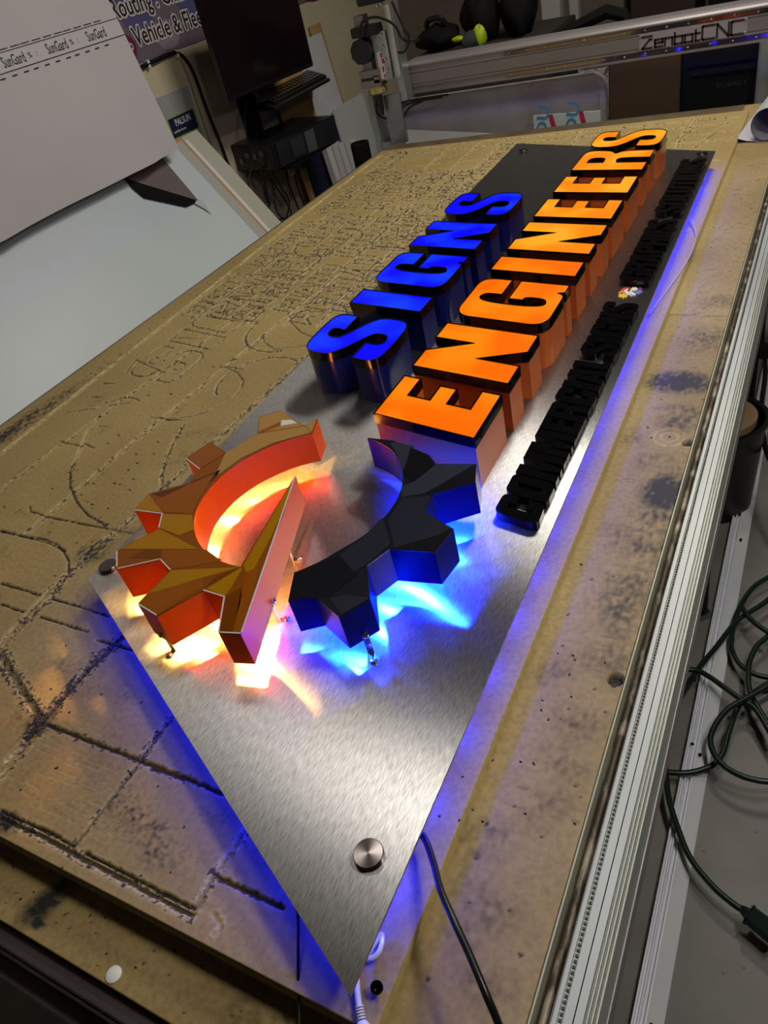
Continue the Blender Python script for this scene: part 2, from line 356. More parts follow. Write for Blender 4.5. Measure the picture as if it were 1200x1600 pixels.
# --- the crowded far end: outlines of letters cut through sheet after sheet
def smooth_loop(pts, it=3):
    P = [(p[0], p[1], (p[2] if len(p) > 2 else 0)) for p in pts]
    for _ in range(it):
        Q = []; n = len(P)
        for i in range(n):
            a, b = P[i], P[(i + 1) % n]
            if a[2] and b[2]: Q.append(a); continue
            if a[2]: Q.append(a)
            else: Q.append((a[0] * .75 + b[0] * .25, a[1] * .75 + b[1] * .25, 0))
            if not b[2]: Q.append((a[0] * .25 + b[0] * .75, a[1] * .25 + b[1] * .75, 0))
        P = Q
    return [(p[0], p[1]) for p in P]
def c(*p): return [(x, y, 1) for x, y in p]
GL = {
 'I': (.36, [c((0, 0), (1, 0), (1, 1), (0, 1))]),
 'E': (.63, [c((0, 0), (1, 0), (1, .19), (.57, .19), (.57, .41), (.93, .41), (.93, .59), (.57, .59), (.57, .81), (1, .81), (1, 1), (0, 1))]),
 'N': (.86, [c((0, 0), (.36, 0), (.36, .42), (.63, 0), (1, 0), (1, 1), (.64, 1), (.64, .58), (.36, 1), (0, 1))]),
 'L': (.55, [c((0, 0), (1, 0), (1, .2), (.6, .2), (.6, 1), (0, 1))]),
 'T': (.66, [c((.24, 0), (.76, 0), (.76, .8), (1, .8), (1, 1), (0, 1), (0, .8), (.24, .8))]),
 'H': (.84, [c((0, 0), (.4, 0), (.4, .38), (.6, .38), (.6, 0), (1, 0), (1, 1), (.6, 1), (.6, .6), (.4, .6), (.4, 1), (0, 1))]),
 'M': (1.08, [c((0, 0), (.28, 0), (.28, .6), (.42, 0), (.58, 0), (.72, .6), (.72, 0), (1, 0), (1, 1), (.64, 1), (.5, .45), (.36, 1), (0, 1))]),
 'A': (.86, [c((0, 0), (.37, 0), (.40, .16), (.60, .16), (.63, 0), (1, 0), (.73, 1), (.27, 1)), c((.44, .33), (.56, .33), (.5, .72))]),
 'G': (.88, [[(1, 0, 1), (1, .55, 1), (.52, .55, 1), (.52, .38, 1), (.60, .38), (.60, .14), (.40, .14), (.40, .86), (.60, .86), (.60, .64, 1), (1, .64, 1), (1, 1.01), (.55, 1.01), (.0, 1.01), (.0, .6), (.0, .4), (.0, -.01), (.5, -.01), (.74, -.01), (.78, .06, 1), (.80, 0, 1)]]),
 'C': (.84, [[(1, .38, 1), (1, .0), (.5, -.02), (0, -.02), (0, .5), (0, 1.02), (.5, 1.02), (1, 1.0), (1, .62, 1), (.6, .62, 1), (.6, .86), (.41, .86), (.41, .5), (.41, .14), (.6, .14), (.6, .38, 1)]]),
 'O': (.86, [[(0, .5), (0, 1.02), (.5, 1.02), (1, 1.02), (1, .5), (1, -.02), (.5, -.02), (0, -.02)], [(.4, .5), (.4, .86), (.6, .86), (.6, .5), (.6, .14), (.4, .14)]]),
 'U': (.84, [[(0, 1, 1), (.4, 1, 1), (.4, .14), (.6, .14), (.6, 1, 1), (1, 1, 1), (1, -.02), (.5, -.02), (0, -.02)]]),
 'R': (.86, [[(0, 0, 1), (.38, 0, 1), (.38, .42, 1), (.60, .46), (.60, 0, 1), (.98, 0, 1), (.97, .45), (.80, .53), (.98, .60), (1, 1), (.55, 1, 1), (0, 1, 1)], [(.38, .62, 1), (.60, .62), (.60, .84), (.38, .84, 1)]]),
 'P': (.80, [[(0, 0, 1), (.4, 0, 1), (.4, .38, 1), (1, .38), (1, 1), (.55, 1, 1), (0, 1, 1)], [(.4, .58, 1), (.62, .58), (.62, .82), (.4, .82, 1)]]),
 'S': (.82, [[(.95, .70, 1), (.57, .70, 1), (.60, .87), (.40, .87), (.39, .70), (.52, .63), (.90, .48), (1.02, .34), (1.0, .0), (.55, -.03), (.0, .0), (.02, .32, 1), (.39, .32, 1), (.38, .12), (.60, .11), (.62, .28), (.50, .36), (.12, .52), (-.03, .66), (.0, 1.0), (.5, 1.03), (.98, 1.0)]]),
}
def glyph(ch, w=None):
    """outline loops of one heavy condensed capital, width w times its own, height 1"""
    wd, loops = GL[ch]; w = w or wd
    return [[(x * w, y) for x, y in smooth_loop(l)] for l in loops]
KS = 0.23                                   # forward slant of the lettering
def place(loops, x0, y0, cap):
    return [[(x0 - v * cap, y0 + u * cap + KS * v * cap) for u, v in l] for l in loops]
def carve(word, x0, y0, cap, **kw):
    u = 0
    for ch in word:
        for l in place(glyph(ch), x0, y0 + u * cap, cap):
            l = l[::2] if len(l) > 24 else l
            bed.line(l + [l[0]], **kw)
        u += GL[ch][0] + .12
far = dict(w=.0042, depth=.0035, dark=.95, fuzz=.8, debris=.05)
carve('SIGNS', -1.16, .98, .16, **far); carve('ENGINE', -.90, 1.42, .15, **far)
words = ['SIGNS', 'RENTAL', 'TOURS', 'MUSIC', 'GARAGE', 'OPEN', 'LASER', 'CAPRI', 'HOTEL', 'CLINIC', 'STORE', 'METAL', 'PIANO', 'LOUNGE', 'CARGO']
wi = 0
for x in (-1.36, -1.27, -1.18, -1.09, -1.0, -.92, -.80, -.70):
    y = 1.25 + rng.random() * .1
    while y < 2.55:
        wd = words[wi % len(words)]; wi += 1; cap = float(rng.uniform(.055, .085)); L_ = sum(GL[ch][0] + .12 for ch in wd) * cap
        if y + L_ > 2.62: break
        if not (x > -.88 and y < 2.2): carve(wd, x + cap / 2, y, cap, w=.0036 + y * .0007, depth=.0035, dark=.95, fuzz=.9, debris=.25)
        y += L_ + .05
for cx_, cy_, r_, a0, a1 in ((-1.0, 1.25, .12, 0, 5), (-.95, 1.02, .09, 1, 4), (-1.2, 1.75, .1, 0, 6.2), (-.85, 2.3, .12, 2, 6), (-.5, 2.42, .09, 0, 4), (-1.22, .86, .06, 1, 3)):
    bed.line([(cx_ + r_ * math.cos(a0 + (a1 - a0) * i / 20), cy_ + r_ * math.sin(a0 + (a1 - a0) * i / 20)) for i in range(21)], **far)
for i in range(90):                          # short stray cuts at the far end
    x = rng.uniform(-1.4, -.3); y = rng.uniform(1.9, 2.62); a = rng.choice([0, 0, 1.57, .6]); l = rng.uniform(.01, .06)
    if x > -.88 and y < 2.38: continue
    bed.line([(x, y), (x + l * math.cos(a), y + l * math.sin(a) * .8)], w=.0045, depth=.003, dark=.95, fuzz=.6)
for p in px([(1088, 258), (1100, 270), (1098, 286), (1085, 300)]), px([(1070, 280), (1105, 284)]), px([(1060, 215), (1140, 205)]), px([(1140, 190), (1060, 250)]), px([(1180, 205), (1110, 222)]):
    bed.line(p, w=.004, depth=.003, dark=.7, fuzz=.6)
# debris drifts, scuffs and pale patches that belong to the board
bed.blotch(onz(62, 1128)[:2], .022, .018, 1.1); bed.blotch(onz(30, 665)[:2], .16, .03, .8, ang=1.5, grain=1.6); bed.blotch(onz(145, 862)[:2], .03, .03, .7, grain=1.4)
bed.blotch(onz(10, 1283)[:2], .02, .012, 1.2, ang=-.1)
for q in ((440, 300), (400, 340), (345, 395), (520, 265)): bed.blotch(onz(*q)[:2], .14, .03, .35, ang=1.5, grain=1.8)
for q in ((195, 1265), (215, 1280), (235, 1300), (250, 1330)): bed.blotch(onz(*q)[:2], .03, .02, .3, 'Bc', grain=1.6)
for i in range(40): bed.blotch((rng.uniform(-1.3, -.3), rng.uniform(.15, .9)), .03, .012, .16, 'Bc', ang=rng.uniform(0, 3), grain=1.7)
for i in range(46):
    a = onz(rng.uniform(0, 160), rng.uniform(1080, 1300)); bed.line([a[:2], (a.x + rng.uniform(.02, .06), a.y + rng.uniform(-.004, .004))], w=.0012, depth=.0003, dark=.12, fuzz=.2)
bedm = board_material('fibreboard_bed', 'bed'); sidem = board_material('fibreboard_side', 'side')
bed.make('carved_bed', bedm, table, LOW - .042)
low = Board(np.arange(-.2365, -.1125, .0017), grow_axis(.04, 2.775, .0018, .006), LOW)
g = G(); g.box((-1.496, .112, -.055), (-.2366, 2.775, LOW)); g.make('base_core', board_material('fibreboard_side', 'side'), table)
g = G(); g.box((-1.496, 2.657, -.03), (-.238, 2.775, LOW + .0012)); g.make('rear_shade_strip', noise_mat('shaded_fibreboard', (.075, .05, .028), (.12, .085, .045), 12, .8), table)  # added strip over the far base board; shade put into its dark colour
# right hand strip: scorch marks, holes, rings, a scratch
low.line([(-.24, 1.345), (-.1125, 1.338)], w=.003, depth=.002, dark=.6, fuzz=0)
for (q, rx, ry, am) in (((1062, 597), .052, .034, 1.7), ((1042, 770), .036, .040, 1.6), ((1035, 802), .04, .03, .4), ((1020, 840), .04, .06, .35), ((975, 930), .045, .06, .3), ((1075, 655), .04, .04, .3), ((1100, 530), .05, .05, .35), ((1130, 470), .05, .03, .3), ((990, 1030), .04, .05, .28), ((965, 950), .02, .02, .4), ((1070, 640), .045, .015, .45)):
    low.blotch(onz(*q, LOW)[:2], rx, ry, am, grain=.45 if am > 1 else 1.1)
for i in range(150):
    y = rng.uniform(.3, 2.3); x = rng.uniform(-.19, -.12); l = rng.uniform(.006, .03); low.line([(x, y), (x + l, y + l * rng.uniform(-.15, .15))], w=.0016, depth=.0002, dark=.35, fuzz=0)
for q, r in (((962, 1062), .0085), ((1075, 692), .0075)): low.hole(onz(*q, LOW)[:2], r)
rc = onz(1046, 683, LOW)
for r in (.012, .022): low.line([(rc.x + r * math.cos(i / 3), rc.y + r * math.sin(i / 3)) for i in range(20)], w=.0016, depth=.0004, dark=0, fuzz=.6)
for i in range(70):
    q = (rng.uniform(-.2, -.115), rng.uniform(.15, 2.2)); low.hole(q, rng.uniform(.0009, .002), .0008, .9)
for i in range(26): low.blotch((rng.uniform(-.2, -.12), rng.uniform(.1, 1.0)), .02, .03, .3, 'R', ang=rng.uniform(0, 3), grain=.9)
low.make('base_board', sidem, table, -.034)
FRZ = -.031; FY = onz(0, 1437, FRZ).y
fm = Board(np.arange(-1.494, -.240, .0025), grow_axis(FY, .114, .0014, .0014), FRZ)
fm.blotch(onz(74, 1408, FRZ)[:2], .036, .015, 1.3, ang=1.1, grain=.25); fm.blotch(onz(60, 1440, FRZ)[:2], .012, .008, 1.2, grain=.6)
for i in range(30): fm.hole((rng.uniform(-.65, -.25), rng.uniform(.055, .09)), rng.uniform(.0007, .0016), .0006, .9)
fm.blotch((-.3, .08), .1, .02, .25, 'R', grain=1)
fm.make('front_board', sidem, table, -.080)
g = G(); g.box((-.1128, .0, -.034), (-.1112, 2.775, -.0125)); g.make('edge_strip', mat('pale_edge', (.42, .43, .30), .4), table)
# right rail: dusty channel, rounded guide, ridges, groove and toothed rack
def extr(prof, y0, y1, m, name, smooth=False, parent=table):
    M = frame((0, y0, 0), (1, 0, 0), (0, 0, 1)); M = Matrix(((1, 0, 0, 0), (0, 0, 1, 0), (0, 1, 0, 0), (0, 0, 0, 1)))
    return G().prism([(x, z) for x, z in prof], y0, y1, M).make(name, m, parent, smooth)
dusty = noise_mat('dusty_channel', (0.055, 0.038, 0.022), (0.20, 0.16, 0.11), 26, 0.6, 0.0, (3, 1, 3), bump=.3, bscale=200, lo=.45, hi=.75)
extr([(-.1112, -.040), (-.1112, -.034), (-.0998, -.034), (-.0998, -.040)], -.3, 3.1, dusty, 'rail_channel')
gd = G(); gd.tube([(-.1048, -.3, -.030), (-.1048, 3.1, -.030)], .0036, 14); gd.make('guide_rod', noise_mat('worn_rod', (0.06, 0.042, 0.028), (0.50, 0.43, 0.34), 70, .55, .15, (1, .4, 1), lo=.46, hi=.72), table, True)
extr([(-.1000, -.06), (-.1000, -.024), (-.0985, -.020), (-.0972, -.020), (-.0968, -.014), (-.0935, -.014), (-.0933, -.018), (-.0893, -.018), (-.0890, -.014), (-.0823, -.014), (-.0823, -.020), (-.0813, -.020), (-.0813, -.014), (-.0752, -.014), (-.0748, -.019), (-.0737, -.019), (-.0732, -.0155), (-.0720, -.0155), (-.0716, -.0205), (-.0704, -.0205), (-.0700, -.017), (-.0688, -.017), (-.0684, -.023), (-.0672, -.023), (-.0668, -.019), (-.0655, -.019), (-.063, -.06)], -.3, 3.1, alu, 'side_rail')
tg = G()
for i in range(560): y = -.1 + i * .0044; tg.box((-.0924, y, -.019), (-.0904, y + .0020, -.0165))
tt = tg.make('gear_rack', mat('rack_grey', (.05, .055, .055), .5, .3), table); tt['kind'] = 'stuff'
extr([(-.082, -.10), (-.082, -.06), (-.062, -.06), (-.062, -.10)], -.3, 3.1, alud, 'lower_rail')
# front rail, back rail, left rail, legs
g = G(); ya, yb = onz(0, 1462, FRZ - .006).y, onz(0, 1478, FRZ - .006).y
g.box((-1.53, yb - .004, -.13), (-.098, FY - .001, FRZ - .010)); g.box((-1.53, yb, FRZ - .010), (-.098, yb + .006, FRZ - .005)); g.box((-1.53, yb - .02, -.115), (-.098, yb - .004, -.065)); g.make('front_rail', noise_mat('purple_grey_rail', (0.085, 0.07, 0.085), (.13, .11, .125), 5, .4, .6), table, bevel=.001)
g = G(); g.box((-1.53, 2.776, -.10), (-.07, 2.80, -.022)); g.make('back_rail', alud, table)
g = G(); g.box((-1.53, .047, -.10), (-1.497, 2.776, -.020)); g.make('left_rail', alud, table)
for x, y in ((-.126, 1.335), (-.126, .16), (-1.50, .16), (-1.50, 1.33), (-1.50, 2.7), (-.126, 2.7)):
    g = G(); g.box((x - .02, y - .02, -T + .03), (x + .02, y + .02, -.06)); lg = g.make('leg', black, table, bevel=.003)
    g = G(); g.lathe([(.026, 0), (.028, .006), (.024, .014), (.008, .018), (.008, .045)], (x, y, -T), 24); g.make('levelling_foot', steel, lg, True)
g = G(); pc = onz(178, 1523, FRZ); g.lathe([(.0078, -.004), (.0075, .0012), (.0055, .0024), (.001, .0026)], (pc.x, pc.y, FRZ), 24); g.make('cap_plug', white, table, True, 'white plug cap')
g = G(); pc = onz(591, 1538, 0); M = Matrix.Rotation(.5, 4, 'X') @ Matrix.Rotation(.35, 4, 'Y')
g.lathe([(.001, -.006), (.0028, .002), (.0028, .006), (.0052, .0095), (.0052, .0105), (.0025, .0108), (.002, .009)], (pc.x, pc.y, .002), 20, M); sc = g.make('wood_screw', blackg, None, True)
tag(sc, 'black wood screw standing in the table beside the silver sign tip', 'screw')
# swarf
g = G()
def chip(p, s, z=0.0):
    r = [Vector((math.cos(a + rng.uniform(-.4, .4)) * s * rng.uniform(.5, 1.3), math.sin(a + rng.uniform(-.4, .4)) * s * rng.uniform(.4, .9), 0)) for a in (0, 1.25, 2.5, 3.8, 5)]
    R_ = Matrix.Rotation(rng.uniform(0, 6.28), 3, 'Z'); top = Vector((p[0], p[1], z + s * .7))
    b = [Vector((p[0], p[1], z)) + R_ @ q for q in r]; g._add(b + [top], [(i, (i + 1) % 5, 5) for i in range(5)] + [(4, 3, 2, 1, 0)])
def along(pts, n, spread, s=.0018):
    pts = [Vector(p) for p in pts]
    for _ in range(n):
        i = rng.integers(0, len(pts) - 1); t = rng.random(); q = pts[i].lerp(pts[i + 1], t)
        chip((q.x + rng.normal() * spread, q.y + rng.normal() * spread), s * rng.uniform(.5, 1.4))
along(px(z3((130, 1000), (215, 900), (400, 690), (570, 530))), 260, .004, .0016)
along(px(z3((0, 600), (190, 905))), 80, .005, .0016)
along(px(z3((20, 560), (230, 350), (330, 220), (480, 110))), 90, .005)
along(px([(146, 862), (300, 722), (420, 612), (540, 500)]), 160, .008)
along(px([(0, 700), (200, 545), (440, 350)]), 150, .012, .002)
along(px(z8((280, 820), (262, 910), (400, 1058))), 40, .003)
along(px(z8((690, 680), (620, 815), (606, 910))), 40, .003)
along(px(z3((800, 910), (700, 1040), (600, 1190))), 26, .004)
along(px(z4((0, 225), (180, 300), (900, 690))), 40, .004, .0014)
for q in z8((405, 750), (445, 720), (510, 790), (480, 850), (430, 900), (450, 905), (500, 885), (485, 925), (370, 850), (575, 790), (555, 570), (180, 590), (195, 920), (345, 980), (405, 995), (350, 900), (15, 988), (590, 745), (515, 825), (640, 565)): chip(onz(*q), .0032); chip(onz(q[0] + 2, q[1] + 1), .002)
for q in z3((235, 35), (360, 85), (260, 240), (310, 565), (475, 795), (325, 880), (665, 835), (605, 1095), (435, 600), (265, 1140), (350, 710), (240, 770), (160, 425)): chip(onz(*q), .0026)
zq = lambda q: FRZ if q[1] > 1330 + .5325 * q[0] else 0
for q in z4((95, 105), (865, 275), (800, 490), (740, 85), (660, 505), (290, 470), (425, 690), (495, 700), (60, 465), (95, 615), (160, 580), (280, 628), (635, 935), (820, 855), (500, 870), (945, 925)): chip(onz(*q, z=zq(q)), .0022, zq(q))
def z6(*p): return [(600 + x / 3.333, 1000 + y / 3.333) for x, y in p]
for q in z6((905, 70), (985, 80), (995, 105), (965, 182), (825, 315), (818, 365), (857, 415), (978, 295), (1152, 118), (780, 645), (735, 905), (515, 943), (992, 957), (713, 635)): chip(onz(*q, z=LOW), .0022, LOW)
for q in z6((408, 712), (287, 920), (390, 940), (463, 886), (567, 626)): chip(onz(*q), .002)
for q in ((1012, 668), (1018, 684), (1046, 683), (942, 741), (905, 777), (880, 860), (885, 872), (908, 882), (1016, 547), (1025, 540), (1174, 326), (1188, 325), (1122, 292), (983, 465)): chip(onz(*q, z=LOW), .0028, LOW)
for i in range(120):
    x, y = rng.uniform(-1.4, -.3), rng.uniform(2.2, 2.62)
    chip((x, y), .003)
sw = g.make('plastic_swarf', noise_mat('swarf', (.008, .008, .009), (.05, .04, .035), 40, .5), None); sw['kind'] = 'stuff'; tag(sw, 'loose black plastic chips lying in the cuts of the tan bed', 'swarf')
# ---------------------------------------------------------------- the illuminated sign
PZ = 0.040
sign = thing('illuminated_sign', 'brushed silver sign panel with glowing orange and blue letters and a two-piece gear emblem', 'sign', (-.52, 1.25, 0.0))
P4 = [onz(547, 1556, PZ), onz(1118, 236, PZ), onz(808, 224, PZ), onz(138, 905, PZ)]
plm = mat('brushed_aluminium', (.44, .44, .45), .29, .93); N, L, B = nodes(plm)
B.inputs['Anisotropic'].default_value = .95
uvn = N.new('ShaderNodeTangent'); uvn.direction_type = 'UV_MAP'; uvn.uv_map = 'brush'; L.new(uvn.outputs[0], B.inputs['Tangent'])
tc = N.new('ShaderNodeTexCoord'); mp = N.new('ShaderNodeMapping'); mp.inputs['Scale'].default_value = (1100, 90, 1); mp.inputs['Rotation'].default_value = (0, 0, .10)
nz = N.new('ShaderNodeTexNoise'); nz.inputs['Scale'].default_value = 1; nz.inputs['Detail'].default_value = 2
L.new(tc.outputs['Object'], mp.inputs[0]); L.new(mp.outputs[0], nz.inputs[0])
cr = N.new('ShaderNodeValToRGB'); cr.color_ramp.elements[0].position = .3; cr.color_ramp.elements[1].position = .7; cr.color_ramp.elements[0].color = (.26, .26, .27, 1); cr.color_ramp.elements[1].color = (.52, .52, .53, 1)
L.new(nz.outputs[0], cr.inputs[0]); L.new(cr.outputs[0], B.inputs['Base Color'])
bp = N.new('ShaderNodeBump'); bp.inputs['Strength'].default_value = .03; bp.inputs['Distance'].default_value = .0003; L.new(nz.outputs[0], bp.inputs['Height']); L.new(bp.outputs[0], B.inputs['Normal'])
g = G(); g.prism([(p.x, p.y) for p in P4], PZ - .003, PZ); plate = g.make('plate', plm, sign)
uv = plate.data.uv_layers.new(name='brush')
for lp in plate.data.loops: co = plate.data.vertices[lp.vertex_index].co; uv.data[lp.index].uv = (co.x, co.y)
# LED strips and spacers below the plate
blue_led = (0.006, 0.012, 1.0)
def lamp(p, e, col, r=.004, kind='POINT', d=None, size=.012, spread=None):
    if kind == 'POINT':
        l = bpy.data.lights.new('sign_led', 'POINT'); l.shadow_soft_size = r
    else:
        l = bpy.data.lights.new('sign_led', 'AREA'); l.size = size
        if spread: l.spread = spread
    l.energy = e; l.color = col; o = bpy.data.objects.new('sign_led', l); COL.objects.link(o); o.location = (p[0], p[1], p[2] + T)
    if d is not None: o.rotation_euler = Vector(d).to_track_quat('-Z', 'Y').to_euler()
def edge_leds(a, b, inset, n, e, k0=0.0, k1=1.0):
    d = (b - a).normalized(); nrm = Vector((-d.y, d.x, 0))
    for i in range(n):
        q = a.lerp(b, k0 + (k1 - k0) * (i + .5) / n) + nrm * inset
        lamp((q.x, q.y, .026), e, blue_led, .003)
        g_led.box((q.x - .008, q.y - .004, .030), (q.x + .008, q.y + .004, .0368))
g_led = G()
edge_leds(P4[0], P4[1], .020, 24, .17, .03, 1.0)
edge_leds(P4[3], P4[0], .030, 9, .26, .03, .96)
edge_leds(P4[1], P4[2], .045, 5, .02)
edge_leds(P4[2], P4[3], .045, 10, .035)
lm = g_led.make('led_strip', white, sign); lm['kind'] = 'stuff'
for q in ((-.265, .214), (-.272, 2.105), (-.803, 2.300), tuple(onz(171, 888, PZ)[:2])):
    g = G(); g.lathe([(.0125, PZ), (.0135, PZ + .0008), (.0135, PZ + .006), (.0128, PZ + .0068), (.0005, PZ + .0070)], (q[0], q[1], 0), 48)
    capm = mat('turned_steel', (.24, .21, .21), .20, 1.0)
    if 'ts' not in MATS:
        MATS['ts'] = 1; N, L, B = nodes(capm); B.inputs['Anisotropic'].default_value = .93; B.inputs['Anisotropic Rotation'].default_value = .25
        tg_ = N.new('ShaderNodeTangent'); tg_.direction_type = 'RADIAL'; tg_.axis = 'Z'; L.new(tg_.outputs[0], B.inputs['Tangent'])
    o = g.make('standoff_cap', capm, None, True); o.parent = sign; o.location = Vector((q[0], q[1], PZ)) - sign.location; ORG[o.name] = Vector((q[0], q[1], PZ))
    g = G(); g.lathe([(.009, 0.0005), (.009, PZ - .003)], (q[0], q[1], 0), 24); g.make('standoff_barrel', steel, o, True)
# --- lit letters
ofaceA = emit('orange_face', (1.0, .155, .0), 1.12, (1.0, .25, .003), 9)
ofaceB = emit('amber_face', (1.0, .26, .004), 1.12, (1.0, .42, .02), 9)
bfaceA = emit('blue_face', (.0, .0008, 1.0), 1.12, (.004, .055, 1.0), 11, .75)
for m_ in (ofaceA, ofaceB, bfaceA): m_.node_tree.nodes['Principled BSDF'].inputs['Base Color'].default_value = (.004, .002, .002, 1); m_.node_tree.nodes['Principled BSDF'].inputs['Specular IOR Level'].default_value = .15
oret = mat('orange_return', (.66, .155, .035), .2, 0, .2); bret = mat('navy_return', (.0035, .009, .12), .14)
for m_ in (oret, bret): m_.node_tree.nodes['Principled BSDF'].inputs['Coat Weight'].default_value = .12
def lit_letter(ch, x0, y0, w, cap, retm, facem, colour, which):
    loops = place(glyph(ch, w / cap), x0, y0, cap)
    inner = [offset(loops[0], -.0012)] + [offset(l, .0012) for l in loops[1:]]
    g = G(); g.prism(inner, PZ, .1065); o = g.make('letter', retm, sign, True, f'{which} {colour} letter {ch}')
    hole = [offset(loops[0], -.0020)] + [offset(l, .0020) for l in loops[1:]]
    g = G()
    for k, l in enumerate(loops):
        g.prism([l, hole[k]] if k == 0 else [hole[k], l], .1045, .1205)
    g.make('trim_cap', blackg, o, True)
    g = G(); g.prism(hole, .1150, .1192); g.make('lit_face', facem, o)
ENG = [('E', .719, .108), ('N', .855, .145), ('G', 1.028, .150), ('I', 1.211, .063), ('N', 1.306, .142), ('E', 1.476, .106), ('E', 1.621, .106), ('R', 1.767, .147), ('S', 1.940, .135)]
for i, (ch, y, wd) in enumerate(ENG):
    lit_letter(ch, -.3485, y, wd, .1705, oret, ofaceB if i >= 4 else ofaceA, 'orange', ['first', 'second', 'third', 'fourth', 'fifth', 'sixth', 'seventh', 'eighth', 'ninth'][i])
for i, (ch, y, wd) in enumerate([('S', .897, .142), ('I', 1.076, .059), ('G', 1.170, .146), ('N', 1.348, .138), ('S', 1.530, .140)]):
    lit_letter(ch, -.5855, y, wd, .166, bret, bfaceA, 'blue', ['first', 'second', 'third', 'fourth', 'fifth'][i])
# --- small raised black letters
def small_word(word, y0, y1, cap=.0585, x0=-.2505, gap=.045):
    ws = [GL[ch][0] * 1.0 for ch in word]; tot = sum(ws) + gap * (len(word) - 1); k = (y1 - y0) / tot; y = y0
    for ch, q in zip(word, ws):
        g = G(); g.prism(place(glyph(ch, q * k / cap), x0, y, cap), PZ, .0525); g.make('small_letter', blackg, sign, True, f'raised black letter {ch}'); y += (q + gap) * k
small_word('COMMERCIAL', .647, 1.045); small_word('SIGNS', 1.060, 1.248); small_word('GRAPHICS', 1.338, 1.640); small_word('SOLUTIONS', 1.678, 2.040)
# --- little splash badge
def zb(*p): return [(onz(955 + x / 10, 320 + y / 10, PZ + .002)) for x, y in p]
g = G()
for i, poly in enumerate([((105, 1425), (130, 1380), (180, 1370), (260, 1400), (235, 1450), (215, 1430), (190, 1462), (170, 1432), (140, 1440)), ((110, 1365), (160, 1330), (240, 1360), (180, 1385), (120, 1385)), ((150, 1330), (190, 1290), (280, 1275), (300, 1300), (230, 1350)), ((300, 1290), (340, 1265), (430, 1275), (420, 1300), (320, 1330)), ((420, 1300), (450, 1270), (490, 1310), (455, 1335), (415, 1330)), ((380, 1350), (455, 1330), (495, 1345), (440, 1385), (380, 1395)), ((255, 1400), (330, 1390), (380, 1395), (310, 1425)),
                          ((195, 1340), (260, 1308), (270, 1320), (240, 1345), (290, 1360), (300, 1400), (250, 1405), (215, 1375)), ((290, 1345), (330, 1290), (400, 1288), (415, 1325), (350, 1345), (330, 1335), (318, 1350), (385, 1395), (360, 1420), (300, 1395))]):
    g.mi = i; p = zb(*poly); g.prism([(a.x, a.y) for a in p], PZ, PZ + (.0014 if i < 7 else .0022))
g.make('splash_badge', [mat('bd%d' % i, cc, .4) for i, cc in enumerate([(.75, .55, .02), (.8, .2, .02), (.6, .03, .03), (.02, .02, .05), (.25, .03, .3), (.10, .18, .65), (.5, .5, .5), (.75, .75, .75), (.75, .75, .75)])], sign, label='multicoloured splash badge with white script letters')
# --- gear emblem
GB, GT = .065, .115
def q1(*p): return [tuple(onz(160 + x / 3.2, 620 + y / 3.2, GT)[:2]) for x, y in p]
def q2(*p): return [tuple(onz(420 + x / 3.158, 660 + y / 3.158, GT)[:2]) for x, y in p]
GC = (-.5387, .5752); GR = .1385
def arc(p, q, n=26, ccw=None):
    a = math.atan2(p[1] - GC[1], p[0] - GC[0]); b = math.atan2(q[1] - GC[1], q[0] - GC[0])
    if ccw and b < a: b += 2 * math.pi
    if not ccw and b > a: b -= 2 * math.pi
    ra = math.hypot(p[0] - GC[0], p[1] - GC[1]); rb = math.hypot(q[0] - GC[0], q[1] - GC[1]); out = []
    for i in range(n + 1):
        t = i / n; r = ra + (GR - ra) * min(1, t * 6) if t < .5 else rb + (GR - rb) * min(1, (1 - t) * 6)
        out.append((GC[0] + r * math.cos(a + (b - a) * t), GC[1] + r * math.sin(a + (b - a) * t)))
    return out
OO = q1((1048, 180), (1075, 108), (1008, 145), (890, 68), (782, 100), (775, 185), (620, 280), (540, 225), (418, 305), (487, 360), (430, 430), (230, 485), (160, 565), (300, 582), (280, 660), (70, 770), (70, 860), (290, 810), (340, 865), (175, 1035), (270, 1095), (505, 965), (610, 1000), (580, 1180), (690, 1185), (965, 390))
inn = q1((690, 850))[0]
orange_out = OO + arc(inn, OO[0], ccw=False)[:-1]
BO = q2((485, 75), (125, 740), (95, 880), (220, 850), (345, 960), (500, 870), (485, 705), (595, 625), (820, 640), (912, 525), (770, 445), (810, 355), (1020, 290), (1025, 205), (825, 205), (790, 160), (620, 90))
blue_out = arc(BO[0], BO[1], ccw=False)[:-1] + BO[1:]
